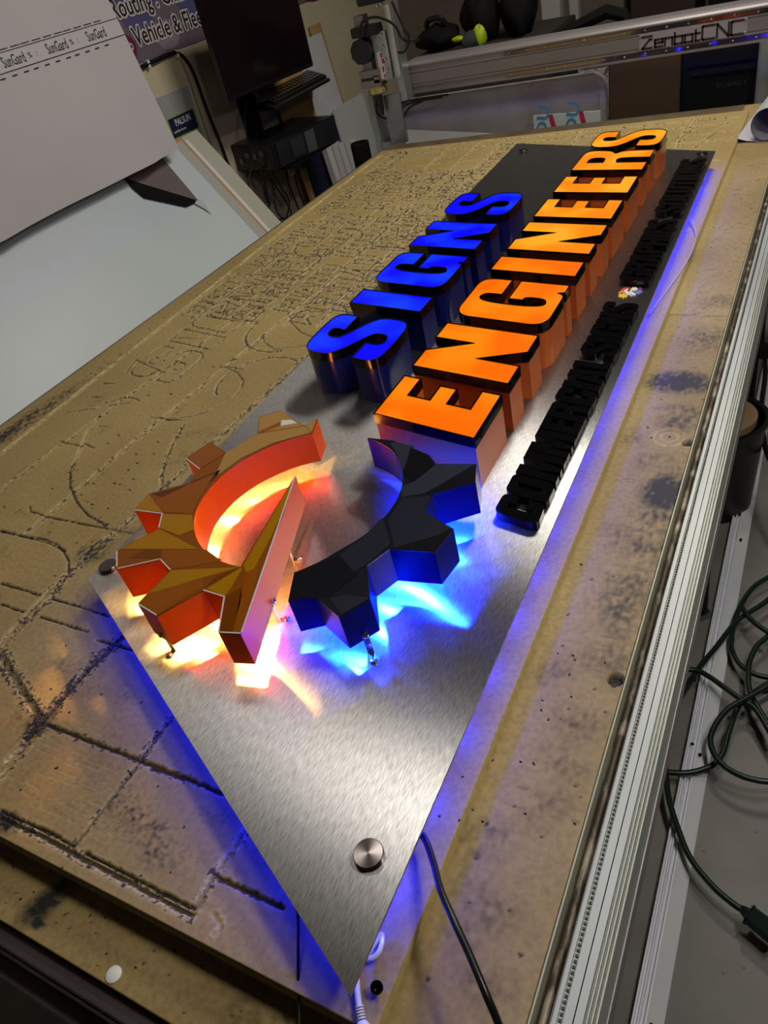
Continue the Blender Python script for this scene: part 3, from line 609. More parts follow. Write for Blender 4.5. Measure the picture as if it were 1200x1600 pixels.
def shell(name, out, wall, face_mats, facets, label, trims=None, trimm=None, zf=None):
    g = G(); n = len(out); inn_ = offset(out, -.0022)
    for i in range(n):                       # wall ribbons, 2 mm thick, open at the back
        j = (i + 1) % n; a, b, c_, d = out[i], out[j], inn_[j], inn_[i]
        g._add([(*a, GB), (*b, GB), (*c_, GB), (*d, GB), (*a, GT - .002), (*b, GT - .002), (*c_, GT - .002), (*d, GT - .002)], [(0, 3, 2, 1), (4, 5, 6, 7), (0, 1, 5, 4), (2, 3, 7, 6)])
    o = g.make(name, wall, sign, True, label, recalc=False)
    g = G(); g.prism(out, GT - .002, GT)
    for k, poly in facets:
        g.mi = k; g.flat(zf(*poly), GT + .0002 + .00005 * (len(g.f) % 7))
    g.make('printed_face', face_mats, o)
    if trims:
        for t_ in trims:
            g = G(); t_ = zf(*t_)
            for a, b in zip(t_[:-1], t_[1:]):
                a = Vector((*a, GT)); b = Vector((*b, GT)); d = (b - a).normalized(); s = Vector((-d.y, d.x, 0)) * .0008
                g._add([a - s, b - s, b + s, a + s] + [v + Vector((0, 0, .0007)) for v in (a - s, b - s, b + s, a + s)], [(0, 1, 2, 3), (4, 5, 6, 7), (0, 1, 5, 4), (1, 2, 6, 5), (2, 3, 7, 6), (3, 0, 4, 7)])
            g.make('edge_trim', trimm, o)
    return o
def gl(name, col, r=.13): return mat(name, col, r, 0, .5)
of = [gl('amber_base', (.21, .06, .004)), gl('amber_gold', (.34, .15, .003)), gl('amber_brown', (.25, .068, .004)), gl('amber_maroon', (.10, .018, .006)), gl('amber_reflection', (.36, .20, .06)), gl('amber_deep', (.15, .038, .002)), gl('badge_white', (.62, .62, .6))]  # tan tone: reflection on the far teeth put into the facet colour
ofac = [(1, ((95, 762), (285, 662), (480, 762))), (1, ((302, 588), (450, 590), (458, 665), (385, 695), (285, 657))), (3, ((245, 487), (330, 465), (440, 435), (300, 500))), (2, ((290, 575), (262, 520), (430, 440), (560, 385), (480, 520), (452, 588))), (3, ((435, 430), (590, 365), (560, 415), (520, 440))), (5, ((345, 580), (500, 480), (470, 560), (452, 588))),
        (1, ((165, 565), (230, 485), (298, 578))), (2, ((425, 308), (540, 230), (615, 282), (490, 360))), (4, ((615, 283), (775, 187), (1008, 147), (1045, 178), (850, 232), (700, 303), (600, 375), (560, 400))), (4, ((785, 103), (890, 70), (1003, 145), (780, 180))), (2, ((785, 172), (890, 125), (890, 145), (780, 186))), (6, ((895, 118), (945, 115), (975, 132), (893, 146))), (4, ((1012, 147), (1073, 112), (1047, 178))),
        (5, ((130, 808), (210, 765), (440, 765), (380, 800), (292, 808))), (2, ((295, 765), (520, 765), (600, 818), (445, 850), (345, 862), (295, 808))), (1, ((345, 868), (686, 852), (500, 905), (230, 985))), (5, ((505, 962), (560, 905), (686, 852), (600, 905))), (2, ((190, 1035), (240, 980), (500, 908), (500, 955), (270, 1090))), (1, ((520, 960), (690, 856), (700, 860), (640, 960), (612, 996))),
        (5, ((615, 1003), (700, 950), (690, 1030), (650, 1178), (584, 1178))), (1, ((705, 845), (965, 398), (930, 510), (850, 690), (760, 860), (720, 880))), (2, ((690, 990), (720, 885), (800, 810), (740, 1010), (688, 1180), (655, 1178))), (3, ((860, 640), (950, 440), (905, 590), (870, 680)))]
gear_o = shell('gear_half', orange_out, mat('orange_acrylic', (1.0, .105, .002), .24, 0, .12), of, ofac, 'orange half of the gear emblem with a long tapering blade', [((418, 308), (487, 362)), ((162, 567), (300, 584), (283, 655)), ((73, 772), (73, 850)), ((76, 860), (290, 812), (340, 866)), ((180, 1036), (270, 1092)), ((505, 967), (610, 1000), (581, 1178), (690, 1183)), ((695, 1180), (965, 395))], mat('white_edge', (.62, .55, .50), .4), q1)
bf = [gl('ink_base', (.006, .006, .013), .25), gl('ink_light', (.022, .026, .045), .25), gl('ink_dark', (.0025, .0025, .006), .25), gl('ink_mid', (.013, .015, .028), .25)]
bfac = [(1, ((600, 105), (625, 95), (720, 120), (660, 235), (640, 170))), (2, ((700, 125), (788, 162), (822, 205), (720, 290), (662, 265))), (1, ((735, 225), (785, 165), (818, 190), (822, 205))), (1, ((825, 208), (1015, 208), (860, 300), (770, 350), (655, 370), (655, 320), (722, 290))), (2, ((1015, 215), (1018, 288), (815, 352), (780, 350), (880, 285), (960, 255))), (3, ((655, 376), (800, 365), (770, 445), (905, 522), (830, 560), (620, 620), (590, 480))),
        (2, ((610, 622), (800, 572), (900, 530), (820, 636))), (3, ((350, 655), (460, 572), (560, 470), (600, 600), (485, 700), (420, 740))), (2, ((130, 745), (340, 660), (440, 750), (300, 860), (100, 875))), (3, ((360, 950), (500, 868), (380, 850), (300, 870)))]
gear_b = shell('gear_half', blue_out, mat('blue_acrylic', (.004, .007, .17), .24, 0, .12), bf, bfac, 'dark blue half of the gear emblem', None, None, q2)
# fixing brackets with their screws
def bracket(foot, top, parent, wdt=.007):
    f = Vector((*foot, PZ)); t = Vector((*top, PZ)); d = (t - f); d.z = 0; dn = d.normalized(); s = Vector((-dn.y, dn.x, 0)) * wdt / 2; g = G()
    for a, b in ((f + Vector((0, 0, .0006)), t + Vector((0, 0, .0006))), (t + Vector((0, 0, .0006)), t + Vector((0, 0, .040)))):
        n_ = Vector((0, 0, .0006)) if abs((b - a).z) < 1e-4 else dn * .0006
        g._add([a - s - n_, b - s - n_, b + s - n_, a + s - n_, a - s + n_, b - s + n_, b + s + n_, a + s + n_], [(3, 2, 1, 0), (4, 5, 6, 7), (0, 1, 5, 4), (1, 2, 6, 5), (2, 3, 7, 6), (3, 0, 4, 7)])
    b_ = g.make('bracket', steel, parent)
    g = G(); g.lathe([(.0042, 0), (.0042, .0016), (.003, .0028), (.0012, .003), (.0011, .0018), (.0002, .0018)], (f.x + dn.x * .003, f.y + dn.y * .003, PZ + .0012), 20); g.make('screw', steel, b_, True)
    M = dn.to_track_quat('Z', 'Y').to_matrix().to_4x4()
    g = G(); g.lathe([(.0040, .0), (.0040, -.0022), (.0026, -.0030), (.0018, -.0014)], (t.x - dn.x * .003, t.y - dn.y * .003, PZ + .033), 20, M); g.make('screw', steel, b_, True)
bracket(tuple(onz(585, 1037, PZ)[:2]), tuple(onz(580, 1020, PZ)[:2]), gear_b)
bracket(tuple(onz(263, 1028, PZ)[:2]), tuple(onz(272, 1017, PZ)[:2]), gear_o)
bracket(tuple(onz(452, 968, PZ)[:2]), tuple(onz(436, 970, PZ)[:2]), gear_o)
bracket(tuple(onz(472, 873, PZ)[:2]), tuple(onz(458, 876, PZ)[:2]), gear_o)
# the halo LEDs inside the two hollow gear halves, shining back onto the plate
for q in ((640, 1110), (690, 1010), (745, 880), (450, 930), (350, 1000), (345, 935), (200, 780), (120, 810), (400, 760), (420, 600), (470, 470), (620, 330), (800, 240), (1000, 165), (240, 540)):
    p = onz(160 + q[0] / 3.2, 620 + q[1] / 3.2, GT); lamp((p.x, p.y, GT - .012), 3.2, (1.0, .54, .11), .004)
for q in ((170, 800), (330, 860), (430, 830), (440, 640), (540, 560), (700, 560), (830, 560), (660, 450), (720, 320), (900, 260), (980, 240), (700, 180), (590, 110)):
    p = onz(420 + q[0] / 3.158, 660 + q[1] / 3.158, GT); lamp((p.x, p.y, GT - .012), 17.0, (.0025, .026, 1.0), .004)
# --- cables of the sign
def z5b(*p): return [(380 + x / 2.857, 1200 + y / 2.857) for x, y in p]
pts = []
hs = [.02, .022, .03, .04, .045, .045, .043, .03, .0, -.004]
for (x, y), h in zip([(630, 1290), (660, 1305), (677, 1347), (688, 1389), (709, 1438), (733, 1490), (758, 1550), (779, 1600), (800, 1660), (830, 1740)], hs): pts.append(onz(x, y, h))
g = G(); g.tube(spline(pts), .0031, 12); tag(g.make('power_cable', mat('cable_black', (.008, .008, .009), .3), None, True), 'thick black power cable arching from under the silver sign to the near edge', 'cable')
g = G(); g.tube(spline([onz(x, y, h) for x, y, h in ((462, 1405, .012), (466, 1438, .014), (466, 1480, .010), (466, 1520, .002), (467, 1560, -.008), (468, 1620, -.016))]), .0014, 8); tag(g.make('thin_wire', mat('cable_black', (.008, .008, .009), .3), None, True), 'thin black wire hanging over the front step left of the sign tip', 'wire')
g = G(); a = onz(556, 1500, .008); b = onz(561, 1572, .006); g.tube(spline([onz(553, 1470, .01), a, onz(558, 1545, .007), b]), .0026, 10)
wc = g.make('white_lead', white, None, True); tag(wc, 'white lead with moulded plug coming out beneath the sign tip', 'cable')
g = G()
d = (onz(567, 1605, .004) - b); 
for i in range(5): p = b + d * (i * .14); g.tube([p, p + d * .08], .0036, 12)
g.tube([b + d * .72, b + d * .95, b + d * 1.9], [.0036, .0058, .0062], 12); g.make('plug', white, wc, True)
g = G(); g.tube(spline([onz(x, y, .007) for x, y in ((575, 1490), (588, 1470), (596, 1460), (597, 1472), (592, 1488), (583, 1496), (572, 1498))]), .0022, 8); tag(g.make('wire_loop', mat('clear_white_tube', (.7, .7, .75), .2), None, True), 'small white wire loop glowing blue under the right edge near the sign tip', 'wire')
g = G(); g.tube(spline([onz(x, y, h) for x, y, h in ((1078, 340, .012), (1084, 350, .010), (1087, 372, .004), (1078, 400, .002), (1058, 432, .002), (1036, 462, .004), (1015, 490, .01))]), .0010, 8); tag(g.make('thin_wire', mat('cream_wire', (.6, .55, .38), .4), None, True), 'thin cream wire bowing out from under the right edge of the sign', 'wire')
# ---------------------------------------------------------------- gantry beyond the table
def rect(g, tl, br, Y, d, M=None):
    a = ony(*tl, Y); b = ony(*br, Y); return g.box((a.x, Y, b.z), (b.x, Y + d, a.z))
gan = thing('router_gantry', 'aluminium gantry beam with spindle carriage across the far end of the table', 'gantry', (-.7, 2.95, .1))
GY = 2.9
prof = [(.0, .130), (.0, .137), (.004, .138), (.004, .153), (.0, .154), (.0, .158), (.003, .159), (.003, .163), (.0, .164), (.0, .196), (.003, .197), (.003, .201), (.0, .202), (.0, .205), (.004, .206), (.004, .220), (.0, .221), (.0, .226), (.008, .232), (.02, .237), (.10, .237), (.10, .130)]
Mx = Matrix(((0, 0, 1, 0), (1, 0, 0, 0), (0, 1, 0, 0), (0, 0, 0, 1)))
G().prism([(GY + a, b) for a, b in prof], -1.44, .30, Mx).make('beam', noise_mat('beam_alu', (.26, .24, .25), (.33, .30, .31), 2, .45, .5, (1, 8, 8)), gan)
g = G(); g.box((-1.05, GY + .0005, .1395), (.30, GY + .004, .1515)); g.box((-1.05, GY + .0005, .2075), (.30, GY + .004, .2185)); ds = g.make('screw_strip', mat('polished_strip', (.34, .29, .29), .07, .95), gan)
for x in np.arange(-1.03, .28, .0663):
    for z in (.1455, .213):
        g = G(); g.lathe([(.0032, 0), (.0032, .0012), (.002, .002), (.0004, .002)], (x, GY, z), 12, Matrix.Rotation(math.pi / 2, 4, 'X')); g.make('screw', steel, ds, True)
NPx0, NPx1 = -.585, -.262
g = G(); g.box((NPx0, GY - .0018, .157), (NPx1, GY + .0005, .2035)); npl = g.make('name_plate', mat('plate_lilac', (.40, .37, .42), .35, .3), gan)
STR = {'Z': (1.0, [[(0, 1), (.5, 1)], [(0.12, .72), (.0, .72)], [(.65, .55), (.0, .0), (.9, .0)], [(0, 1), (.95, 1), (.62, .62)]]), 'e': (.72, [[(0, .33), (.72, .33), (.72, .62), (0, .62), (0, 0), (.72, 0)]]), 'n': (.68, [[(0, 0), (0, .62), (.68, .62), (.68, 0)]]), 'b': (.70, [[(0, .95), (0, 0), (.70, 0), (.70, .62), (0, .62)]]), 'o': (.70, [[(0, 0), (.70, 0), (.70, .62), (0, .62), (0, 0)]]), 't': (.42, [[(.05, .9), (.05, 0), (.42, 0)], [(-.0, .62), (.42, .62)]]),
       'C': (.98, [[(.98, 0), (.06, 0), (0, .06), (0, .94), (.06, 1), (.98, 1)]]), 'N': (.92, [[(0, 0), (0, 1), (.92, 0), (.92, 1)]])}
STR['Z'] = (1.0, [[(.0, 1), (.92, 1)], [(.92, .72), (.72, .72), (.05, .06), (.05, 0), (.92, .0)]])
g = G(); x = NPx0 + .010; sc_ = .0385
for ch in 'ZenbotCNC':
    wd, strokes = STR[ch]; k = sc_ * (.86 if ch in 'Zenbot' else .95)
    for st in strokes:
        for a, b in zip(st[:-1], st[1:]):
            A = Vector((x + a[0] * k, 0, .1612 + a[1] * k)); Bv = Vector((x + b[0] * k, 0, .1612 + b[1] * k)); d = (Bv - A)
            if d.length < 1e-6: continue
            d.normalize(); s = Vector((-d.z, 0, d.x)) * .0033; A = A - d * .0026; Bv = Bv + d * .0026
            lo = [Vector((q.x, GY - .0024, q.z)) for q in (A - s, Bv - s, Bv + s, A + s)]; hi = [Vector((q.x, GY - .0017, q.z)) for q in lo]
            g._add(lo + hi, [(0, 1, 2, 3), (7, 6, 5, 4), (0, 4, 5, 1), (1, 5, 6, 2), (2, 6, 7, 3), (3, 7, 4, 0)])
    x += wd * k + .0074
g.make('lettering', mat('plate_ink', (.035, .02, .03), .4), npl)
for x in (NPx0 + .004, NPx1 - .006):
    for z in (.163, .198):
        g = G(); g.lathe([(.0034, 0), (.0034, .0015), (.002, .0024), (.0004, .0024)], (x, GY - .0018, z), 12, Matrix.Rotation(math.pi / 2, 4, 'X')); g.make('screw', steel, npl, True)
g = G(); rect(g, (573, 150), (600, 240), 2.86, .08); a = ony(573, 150, 2.86); g.box((a.x + .02, 2.86, -.35), (a.x + .07, 2.94, -.02)); g.make('side_plate', alu, gan, bevel=.002)
g = G(); g.box((.22, 2.86, -.3), (.30, 2.9, .3)); g.make('side_plate', alu, gan)
Zy = 2.80
g = G(); rect(g, (600, 5), (637, 157), Zy + .04, .055); bp_ = g.make('carriage_plate', noise_mat('plate_alu', (.33, .33, .34), (.40, .40, .41), 3, .3, .8), gan, bevel=.001)
g = G(); rect(g, (598, 10), (622, 122), Zy + .008, .03); g.make('slide_rail', alu, gan, bevel=.002)
g = G(); rect(g, (578.7, 52.7), (612, 124), Zy, .03); rb = g.make('rail_block', alu, gan, bevel=.0015)
g = G(); rect(g, (588, 82), (604, 122), Zy - .0012, .001); st_ = g.make('warning_label', white, rb, label='small white and red warning label')
g = G(); rect(g, (593.5, 83), (598, 90), Zy - .002, .0006); rect(g, (596, 92), (600.5, 99), Zy - .002, .0006); rect(g, (600, 116), (603, 121), Zy - .002, .0006); rect(g, (597, 104), (601, 112), Zy - .002, .0006); g.make('label_print', mat('label_red', (.5, .02, .04), .5), st_)
for q in ((596, 54), (599, 72), (603, 92), (606.5, 109), (590, 9), (596, 6)):
    p = ony(*q, Zy - .001); g = G(); g.lathe([(.0055, 0), (.0055, .004), (.003, .005), (.0005, .005)], (p.x, p.y, p.z), 12, Matrix.Rotation(math.pi / 2, 4, 'X')); g.make('screw', steel, rb, True)
g = G(); rect(g, (551, 27), (586, 128), Zy + .012, .04); g.make('motor_plate', alud, gan, bevel=.001)
g = G(); rect(g, (546, 46), (590, 54), Zy - .02, .05); g.make('motor_cap', black, gan, bevel=.003)
g = G(); rect(g, (549, -34), (595, 4), Zy, .05); g.make('top_motor', black, gan, bevel=.004)
p = ony(563, 82, Zy - .03); g = G(); g.lathe([(.001, .05), (.042, .05), (.042, .006), (.034, .0), (.001, 0)], (p.x, p.y + .05, p.z), 9, Matrix.Rotation(math.pi / 2, 4, 'X')); g.make('motor', black, gan)
g = G(); rect(g, (560.7, 113), (594, 119), Zy - .01, .05); rect(g, (563, 129), (596, 135), Zy - .01, .05); rect(g, (583, 119), (594, 129), Zy - .01, .05); g.make('spindle_clamp', mat('worn_brass_grey', (.30, .24, .21), .35, .8), gan)
g = G(); rect(g, (563, 119), (583, 129), Zy - .005, .04); g.make('clamp_insert', mat('dark_clamp', (.04, .03, .03), .5), gan)
p = ony(588.5, 141, Zy); g = G(); g.lathe([(.030, -.014), (.036, -.009), (.036, .006), (.028, .012), (.002, .012)], (p.x, p.y + .01, p.z), 28); g.make('bearing_ring', mat('brass_ring', (.62, .50, .20), .3, .7), gan, True)
g = G(); g.lathe([(.006, -.075), (.012, -.05), (.013, .0), (.002, .0)], (p.x, p.y + .01, p.z - .012), 20); g.make('spindle_nose', black, gan, True)
g = G(); p = ony(598, 150, Zy + .03); g.box((p.x, Zy + .03, -.02), (p.x + .07, Zy + .045, p.z)); g.make('foot_plate', alud, gan, bevel=.001)
g = G(); a = ony(630, 100, Zy + .095); g.box((a.x, Zy + .096, .215), (a.x + .016, Zy + .1, .245)); g.box((a.x + .005, Zy + .096, .135), (a.x + .02, Zy + .1, .165)); g.make('green_board', mat('circuit_green', (.02, .12, .08), .4), gan)
for k_, pp in enumerate((((562, 60), (566, 35), (585, 27), (605, 32), (618, 42), (628, 60), (640, 66)), ((612, 2), (640, 60), (655, 62)), ((628, 38), (640, 60), (632, 80), (622, 82)), ((604, 178), (618, 166), (640, 157), (700, 148)), ((604, 184), (622, 172), (645, 160), (690, 152)), ((606, 190), (628, 184), (640, 168), (660, 158)), ((596, 135), (588, 165), (592, 180), (604, 186)))):
    g = G(); g.tube(spline([ony(x, y, 2.76 if k_ < 3 else 2.84) for x, y in pp], 5), .0045 if k_ < 3 else .004, 8); g.make('cable', black, gan, True)
# ---------------------------------------------------------------- things stacked behind the table
def lean(name, label, cat, pts, thick, m, group=None, n=None, parent=None):
    """flat board from its four face corners, pushed back by its thickness"""
    p = [Vector(q) for q in pts]; nn = (p[1] - p[0]).cross(p[3] - p[0]).normalized()
    g = G(); b = [q - nn * thick for q in p]; g._add(p + b, [(0, 1, 2, 3), (7, 6, 5, 4), (0, 4, 5, 1), (1, 5, 6, 2), (2, 6, 7, 3), (3, 7, 4, 0)])
    o = g.make(name, m, parent)
    if parent is None: tag(o, label, cat, group)
    return o
PYb = 3.02
def rr(x0, z0, x1, z1, r):
    out = [(x0, z0), (x1, z0)]
    for i in range(9): a = i / 8 * math.pi / 2; out.append((x1 - r + r * math.cos(a), z1 - r + r * math.sin(a)))
    for i in range(9): a = math.pi / 2 + i / 8 * math.pi / 2; out.append((x0 + r + r * math.cos(a), z1 - r + r * math.sin(a)))
    return out
MY = Matrix(((1, 0, 0, 0), (0, 0, 1, 0), (0, 1, 0, 0), (0, 0, 0, 1)))
pa = ony(608, 163, PYb); pb_ = ony(946, 128, PYb); ztop = (ony(760, 138, PYb).z)
o_ = rr(pa.x - .04, -T, pb_.x, ztop, .055); i_ = rr(pa.x - .02, -T + .02, pb_.x - .022, ztop - .016, .04)
dp = thing('grimy_tabletop', 'grimy grey tabletop with rounded white rim standing on edge behind the table', 'panel', ((pa.x + pb_.x) / 2, PYb, -T))
G().prism(i_, PYb, PYb + .02, MY).make('panel_face', noise_mat('grimy', (.42, .38, .40), (.72, .68, .70), 4, .5, 0, (1, 1, 1), lo=.3), dp)
G().prism([o_, i_], PYb - .004, PYb + .026, MY).make('rim', noise_mat('rim_white', (.20, .14, .15), (.55, .53, .53), 22, .5, 0, lo=.3, hi=.45), dp)
q = [ony(631, 203, 2.93), ony(756, 209, 2.93)]; zt0, zt1 = q[0].z, q[1].z
lean('white_offcut', 'plain white offcut leaning behind the far left corner of the table', 'board', [(q[0].x, 2.9, -.45), (q[1].x + .1, 2.9, -.45), (q[1].x + .1, 2.93, zt1 - .012), (q[0].x, 2.93, zt0)], .006, paper)
q = [ony(833, 181, 2.90), ony(938, 173, 2.90)]
wb = lean('wrapped_sheet', 'white sheet in film printed with blue and red marks behind the table', 'sheet', [(q[0].x, 2.90, -.45), (q[1].x, 2.90, -.45), (q[1].x, 2.90, q[1].z), (q[0].x, 2.90, q[0].z)], .006, mat('film_white', (.60, .63, .66), .3))
g = G(); g2 = G()
for dx in (0.045, .155):
    g = G(); g2 = G()
    M = frame((q[0].x + dx, 2.8985, q[0].z - .078), (.18, 0, 1), (-1, 0, .18)); text_mesh(g, 'DU', .062, M, depth=.0, sx=1.2)
    x = q[0].x + dx + .012; g2._add([(x, 2.8985, q[0].z - .002), (x + .016, 2.8985, q[0].z - .002), (x + .03, 2.8985, q[0].z - .06), (x + .014, 2.8985, q[0].z - .06)], [(0, 1, 2, 3)])
    g.make('film_print', mat('print_blue', (.05, .28, .50), .4), wb); g2.make('film_stripe', mat('print_red', (.50, .03, .06), .4), wb)
# carton, tool chest, post, clutter
BY = 3.25
def pbox(name, label, cat, tl, br, Y, d, m, zb=-T, bev=.004):
    a = ony(*tl, Y); b = ony(*br, Y); g = G(); g.box((a.x, Y, zb), (b.x, Y + d, a.z)); return tag(g.make(name, m, bevel=bev), label, cat)
pbox('carton', 'large dark brown carton standing beyond the table beside the tool chest', 'carton', (950, 92), (1062, 130), BY, .16, brown)
a = ony(1068, 60, BY); b = ony(1196, 100, BY)
ch = thing('tool_chest', 'tall black tool chest with a faint grey name below the gantry beam', 'tool chest', ((a.x + b.x) / 2, BY + .2, -T))
g = G(); g.box((a.x, BY, -T), (b.x, BY + .4, .13)); g.make('cabinet', black, ch, bevel=.006)
for z0, z1 in ((-.75, -.5), (-.49, -.3), (-.29, -.14), (-.13, .01), (.02, .115)):
    g = G(); g.box((a.x + .012, BY - .01, z0), (b.x - .012, BY, z1)); dr = g.make('drawer', mat('chest_black', (.006, .006, .008), .4), ch, bevel=.002)
    g = G(); g.box((a.x + .03, BY - .016, z1 - .018), (b.x - .03, BY - .009, z1 - .008)); g.make('handle', black, dr)
g = G(); p = ony(1118, 138, BY - .012); text_mesh(g, 'KOBALT', .022, frame((p.x, BY - .0115, p.z), (1, 0, 0), (0, 0, 1)), depth=0.0002, sx=1.25); g.make('lettering', mat('faint_grey', (.035, .035, .04), .4), ch)
p = ony(1192, 100, 3.1); g = G(); g.lathe([(.028, -.15), (.03, -.149), (.03, .30), (.024, .30), (.024, -.14)], (p.x + .012, 3.12, 0), 28); g.v = [(v[0], v[1], v[2]) for v in g.v]
g.box((p.x - .01, 3.10, -T), (p.x + .03, 3.14, -.15)); tag(g.make('upright_tube', mat('tube_grey', (.34, .36, .36), .5), None, True), 'pale grey upright tube standing beside the black tool chest', 'tube')
pbox('grey_post', 'wide pale grey post behind the gantry beam', 'post', (842, -40), (876, 40), 4.3, .08, offw); pbox('grey_post', 'narrow pale post close right of the wide grey one', 'post', (886, -50), (904, 30), 4.25, .06, mat('post_pale', (.40, .39, .37), .6))
pbox('perforated_panel', 'pale perforated panel seen under the gantry beam', 'panel', (906, 112), (955, 130), 3.5, .02, noise_mat('perf', (.05, .05, .05), (.33, .31, .29), 60, .6, lo=.38, hi=.44))
pbox('brown_cabinet', 'dark brown cabinet far behind the gantry', 'cabinet', (985, -60), (1085, 30), 4.4, .35, mat('dark_wood', (.045, .025, .02), .5)); pbox('far_shelf_unit', 'tall dim beige cupboard against the far wall', 'cupboard', (905, -70), (975, 40), 4.5, .3, mat('dim_beige', (.14, .12, .09), .7))
pbox('dark_locker', 'near black locker at the far right behind the gantry', 'locker', (1110, -60), (1199, 30), 4.4, .35, blackm)
bench = pbox('back_bench', 'low dark bench carrying black bags behind the gantry', 'bench', (640, 95), (850, 70), 3.45, .5, mat('bench_dark', (.035, .03, .028), .7))
bz = ony(640, 95, 3.45).z + .001
def blob(g, c_, r, seed=0, n=14, wob=.14):
    rs = np.random.default_rng(seed); ph = rs.uniform(0, 6.28, 6); vs = []
    for i in range(n + 1):
        th = math.pi * i / n
        for j in range(n * 2):
            a = 2 * math.pi * j / (n * 2); k = 1 + wob * (math.sin(3 * a + ph[0]) * math.sin(2 * th + ph[1]) + .5 * math.sin(5 * a + ph[2]) * math.sin(4 * th + ph[3]))
            vs.append((c_[0] + r[0] * k * math.sin(th) * math.cos(a), c_[1] + r[1] * k * math.sin(th) * math.sin(a), c_[2] + r[2] * math.cos(th) * k))
    fs = []
    for i in range(n):
        for j in range(n * 2): a = i * n * 2 + j; b = i * n * 2 + (j + 1) % (n * 2); fs.append((a, a + n * 2, b + n * 2, b))
    return g._add(vs, fs)
def bag(label, q, r, seed):
    p = ony(*q, 3.62); t_ = thing('tool_bag', label, 'bag', (p.x, 3.62, bz))
    blob(G(), (p.x, 3.62, bz + r[2] * .93), r, seed).make('bag_body', blackm, t_, True)
    g = G(); g.tube(spline([(p.x - r[0] * .5, 3.60, bz + r[2] * 1.7), (p.x - r[0] * .3, 3.58, bz + r[2] * 2.4), (p.x + r[0] * .3, 3.58, bz + r[2] * 2.45), (p.x + r[0] * .5, 3.60, bz + r[2] * 1.7)]), .012, 8); g.make('handle', black, t_, True)
bag('low black bag slumped beside the spindle carriage', (690, 75), (.10, .10, .05), 3); bag('large black bag in the top middle of the far bench', (752, 30), (.085, .08, .10), 5); bag('tall black bag at the right end of the far bench by the grey post', (812, 35), (.08, .08, .12), 8)
t_ = thing('cordless_tool', 'neon green and black cordless tool among the black bags', 'power tool', (*ony(748, 62, 3.5)[:2], bz))
p = ony(750, 56, 3.5); blob(G(), p, (.028, .03, .042), 4, 10, .1).make('tool_housing', mat('neon_green', (.42, .55, .01), .4), t_, True)
p2 = ony(737, 64, 3.5); g = G(); g.tube([p2 + Vector((-.03, 0, -.01)), p2, p2 + Vector((.035, 0, .01))], [.03, .042, .036], 14); g.box((p2.x - .02, 3.48, bz), (p2.x + .03, 3.54, p2.z)); g.make('motor_housing', mat('tool_grey', (.05, .06, .06), .5), t_, True)
p3 = ony(716, 61, 3.5); blob(G(), p3, (.03, .02, .012), 2, 8, .1).make('side_cover', MATS['neon_green'], t_, True)
t_ = thing('folded_boom', 'black folded boom sloping above the gantry beam beside the grey posts', 'arm', (*ony(930, 40, 3.5)[:2], -T))
g = G(); g.tube([ony(862, 62, 3.5), ony(900, 42, 3.5), ony(948, 18, 3.5), ony(975, 24, 3.5), ony(990, 50, 3.5)], [.015, .022, .026, .024, .016], 8); g.make('arm', blackm, t_, True)
g = G(); a = ony(988, 45, 3.5); g.box((a.x - .02, 3.48, -T), (a.x + .02, 3.52, a.z)); g.make('post', blackm, t_)
# white vinyl roll on the right strip
t_ = thing('vinyl_roll', 'white roll of film with a loose flap at the far right corner of the table', 'roll', (-.13, 2.6, LOW))
R_ = .042; c0 = Vector((-.145, 2.37, LOW + R_ + .001)); ax = Vector((.10, .99, 0.0)).normalized(); g = G(); M = frame((0, 0, 0), (ax.y, -ax.x, 0), (0, 0, 1)); 
n = 40; sp = []
for i in range(n * 2 + 6): a = -math.pi / 2 - i / n * 2 * math.pi; r = R_ - .0009 * i / n * 2 - (.0 if i else 0); sp.append((r * math.cos(a), r * math.sin(a)))
s_ = Vector((ax.y, -ax.x, 0)); vs = []; fs = []
sp = [(-.075, -R_ + .012), (-.05, -R_ + .004), (-.02, -R_)] + sp
for u, v in sp:
    for k in (0, .42): vs.append(c0 + s_ * u + Vector((0, 0, v)) + ax * k)
for i in range(len(sp) - 1): fs.append((2 * i, 2 * i + 2, 2 * i + 3, 2 * i + 1))
g._add(vs, fs); rl = g.make('film_sheet', mat('film_roll', (.52, .52, .60), .35), t_, True, recalc=False)
# ---------------------------------------------------------------- left side: big sheets, wall things
def sheet(name, label, y0, y1, xt, zt, xb, zb_, th, m, grp=None):
    return lean(name, label, 'sheet', [(xb, y0, zb_), (xb, y1, zb_), (xt, y1, zt), (xt, y0, zt)], th, m, grp)
xl = lambda z: -1.545 - (z + .8) * .72
sheet('white_sheet', 'wide pale blue-white sheet leaning between the table edge and the wall', .3, 2.40, xl(.17), .17, xl(-T), -T, .012, paper2)
sheet('white_sheet', 'grey-white sheet edge showing right of the widest leaning sheet', .3, 2.47, xl(.165) - .018, .165, xl(-T) - .018, -T, .012, offw)
sheet('tan_sheet', 'tan cardboard sheet whose corner pokes out of the leaning white stack', .5, 2.50, xl(.172) - .036, .172, xl(-T) - .036, -T, .006, card)
sheet('white_sheet', 'bright white narrow sheet in the leaning stack', .5, 2.53, xl(.155) - .047, .155, xl(-T) - .047, -T, .016, white)
sheet('white_sheet', 'off-white rearmost board of the leaning stack by the cables', .5, 2.64, xl(.165) - .072, .165, xl(-T) - .072, -T, .02, mat('cream_board', (.52, .52, .45), .55))
U0 = Vector((-2.16, 2.335, .165)); ux = lambda z: -2.16 - (z - .165) * .16
up = thing('film_covered_sheet', 'large lilac-white sheet with printed tape band hanging at the upper left', 'sheet', (-2.2, 1.4, .165))
g = G()
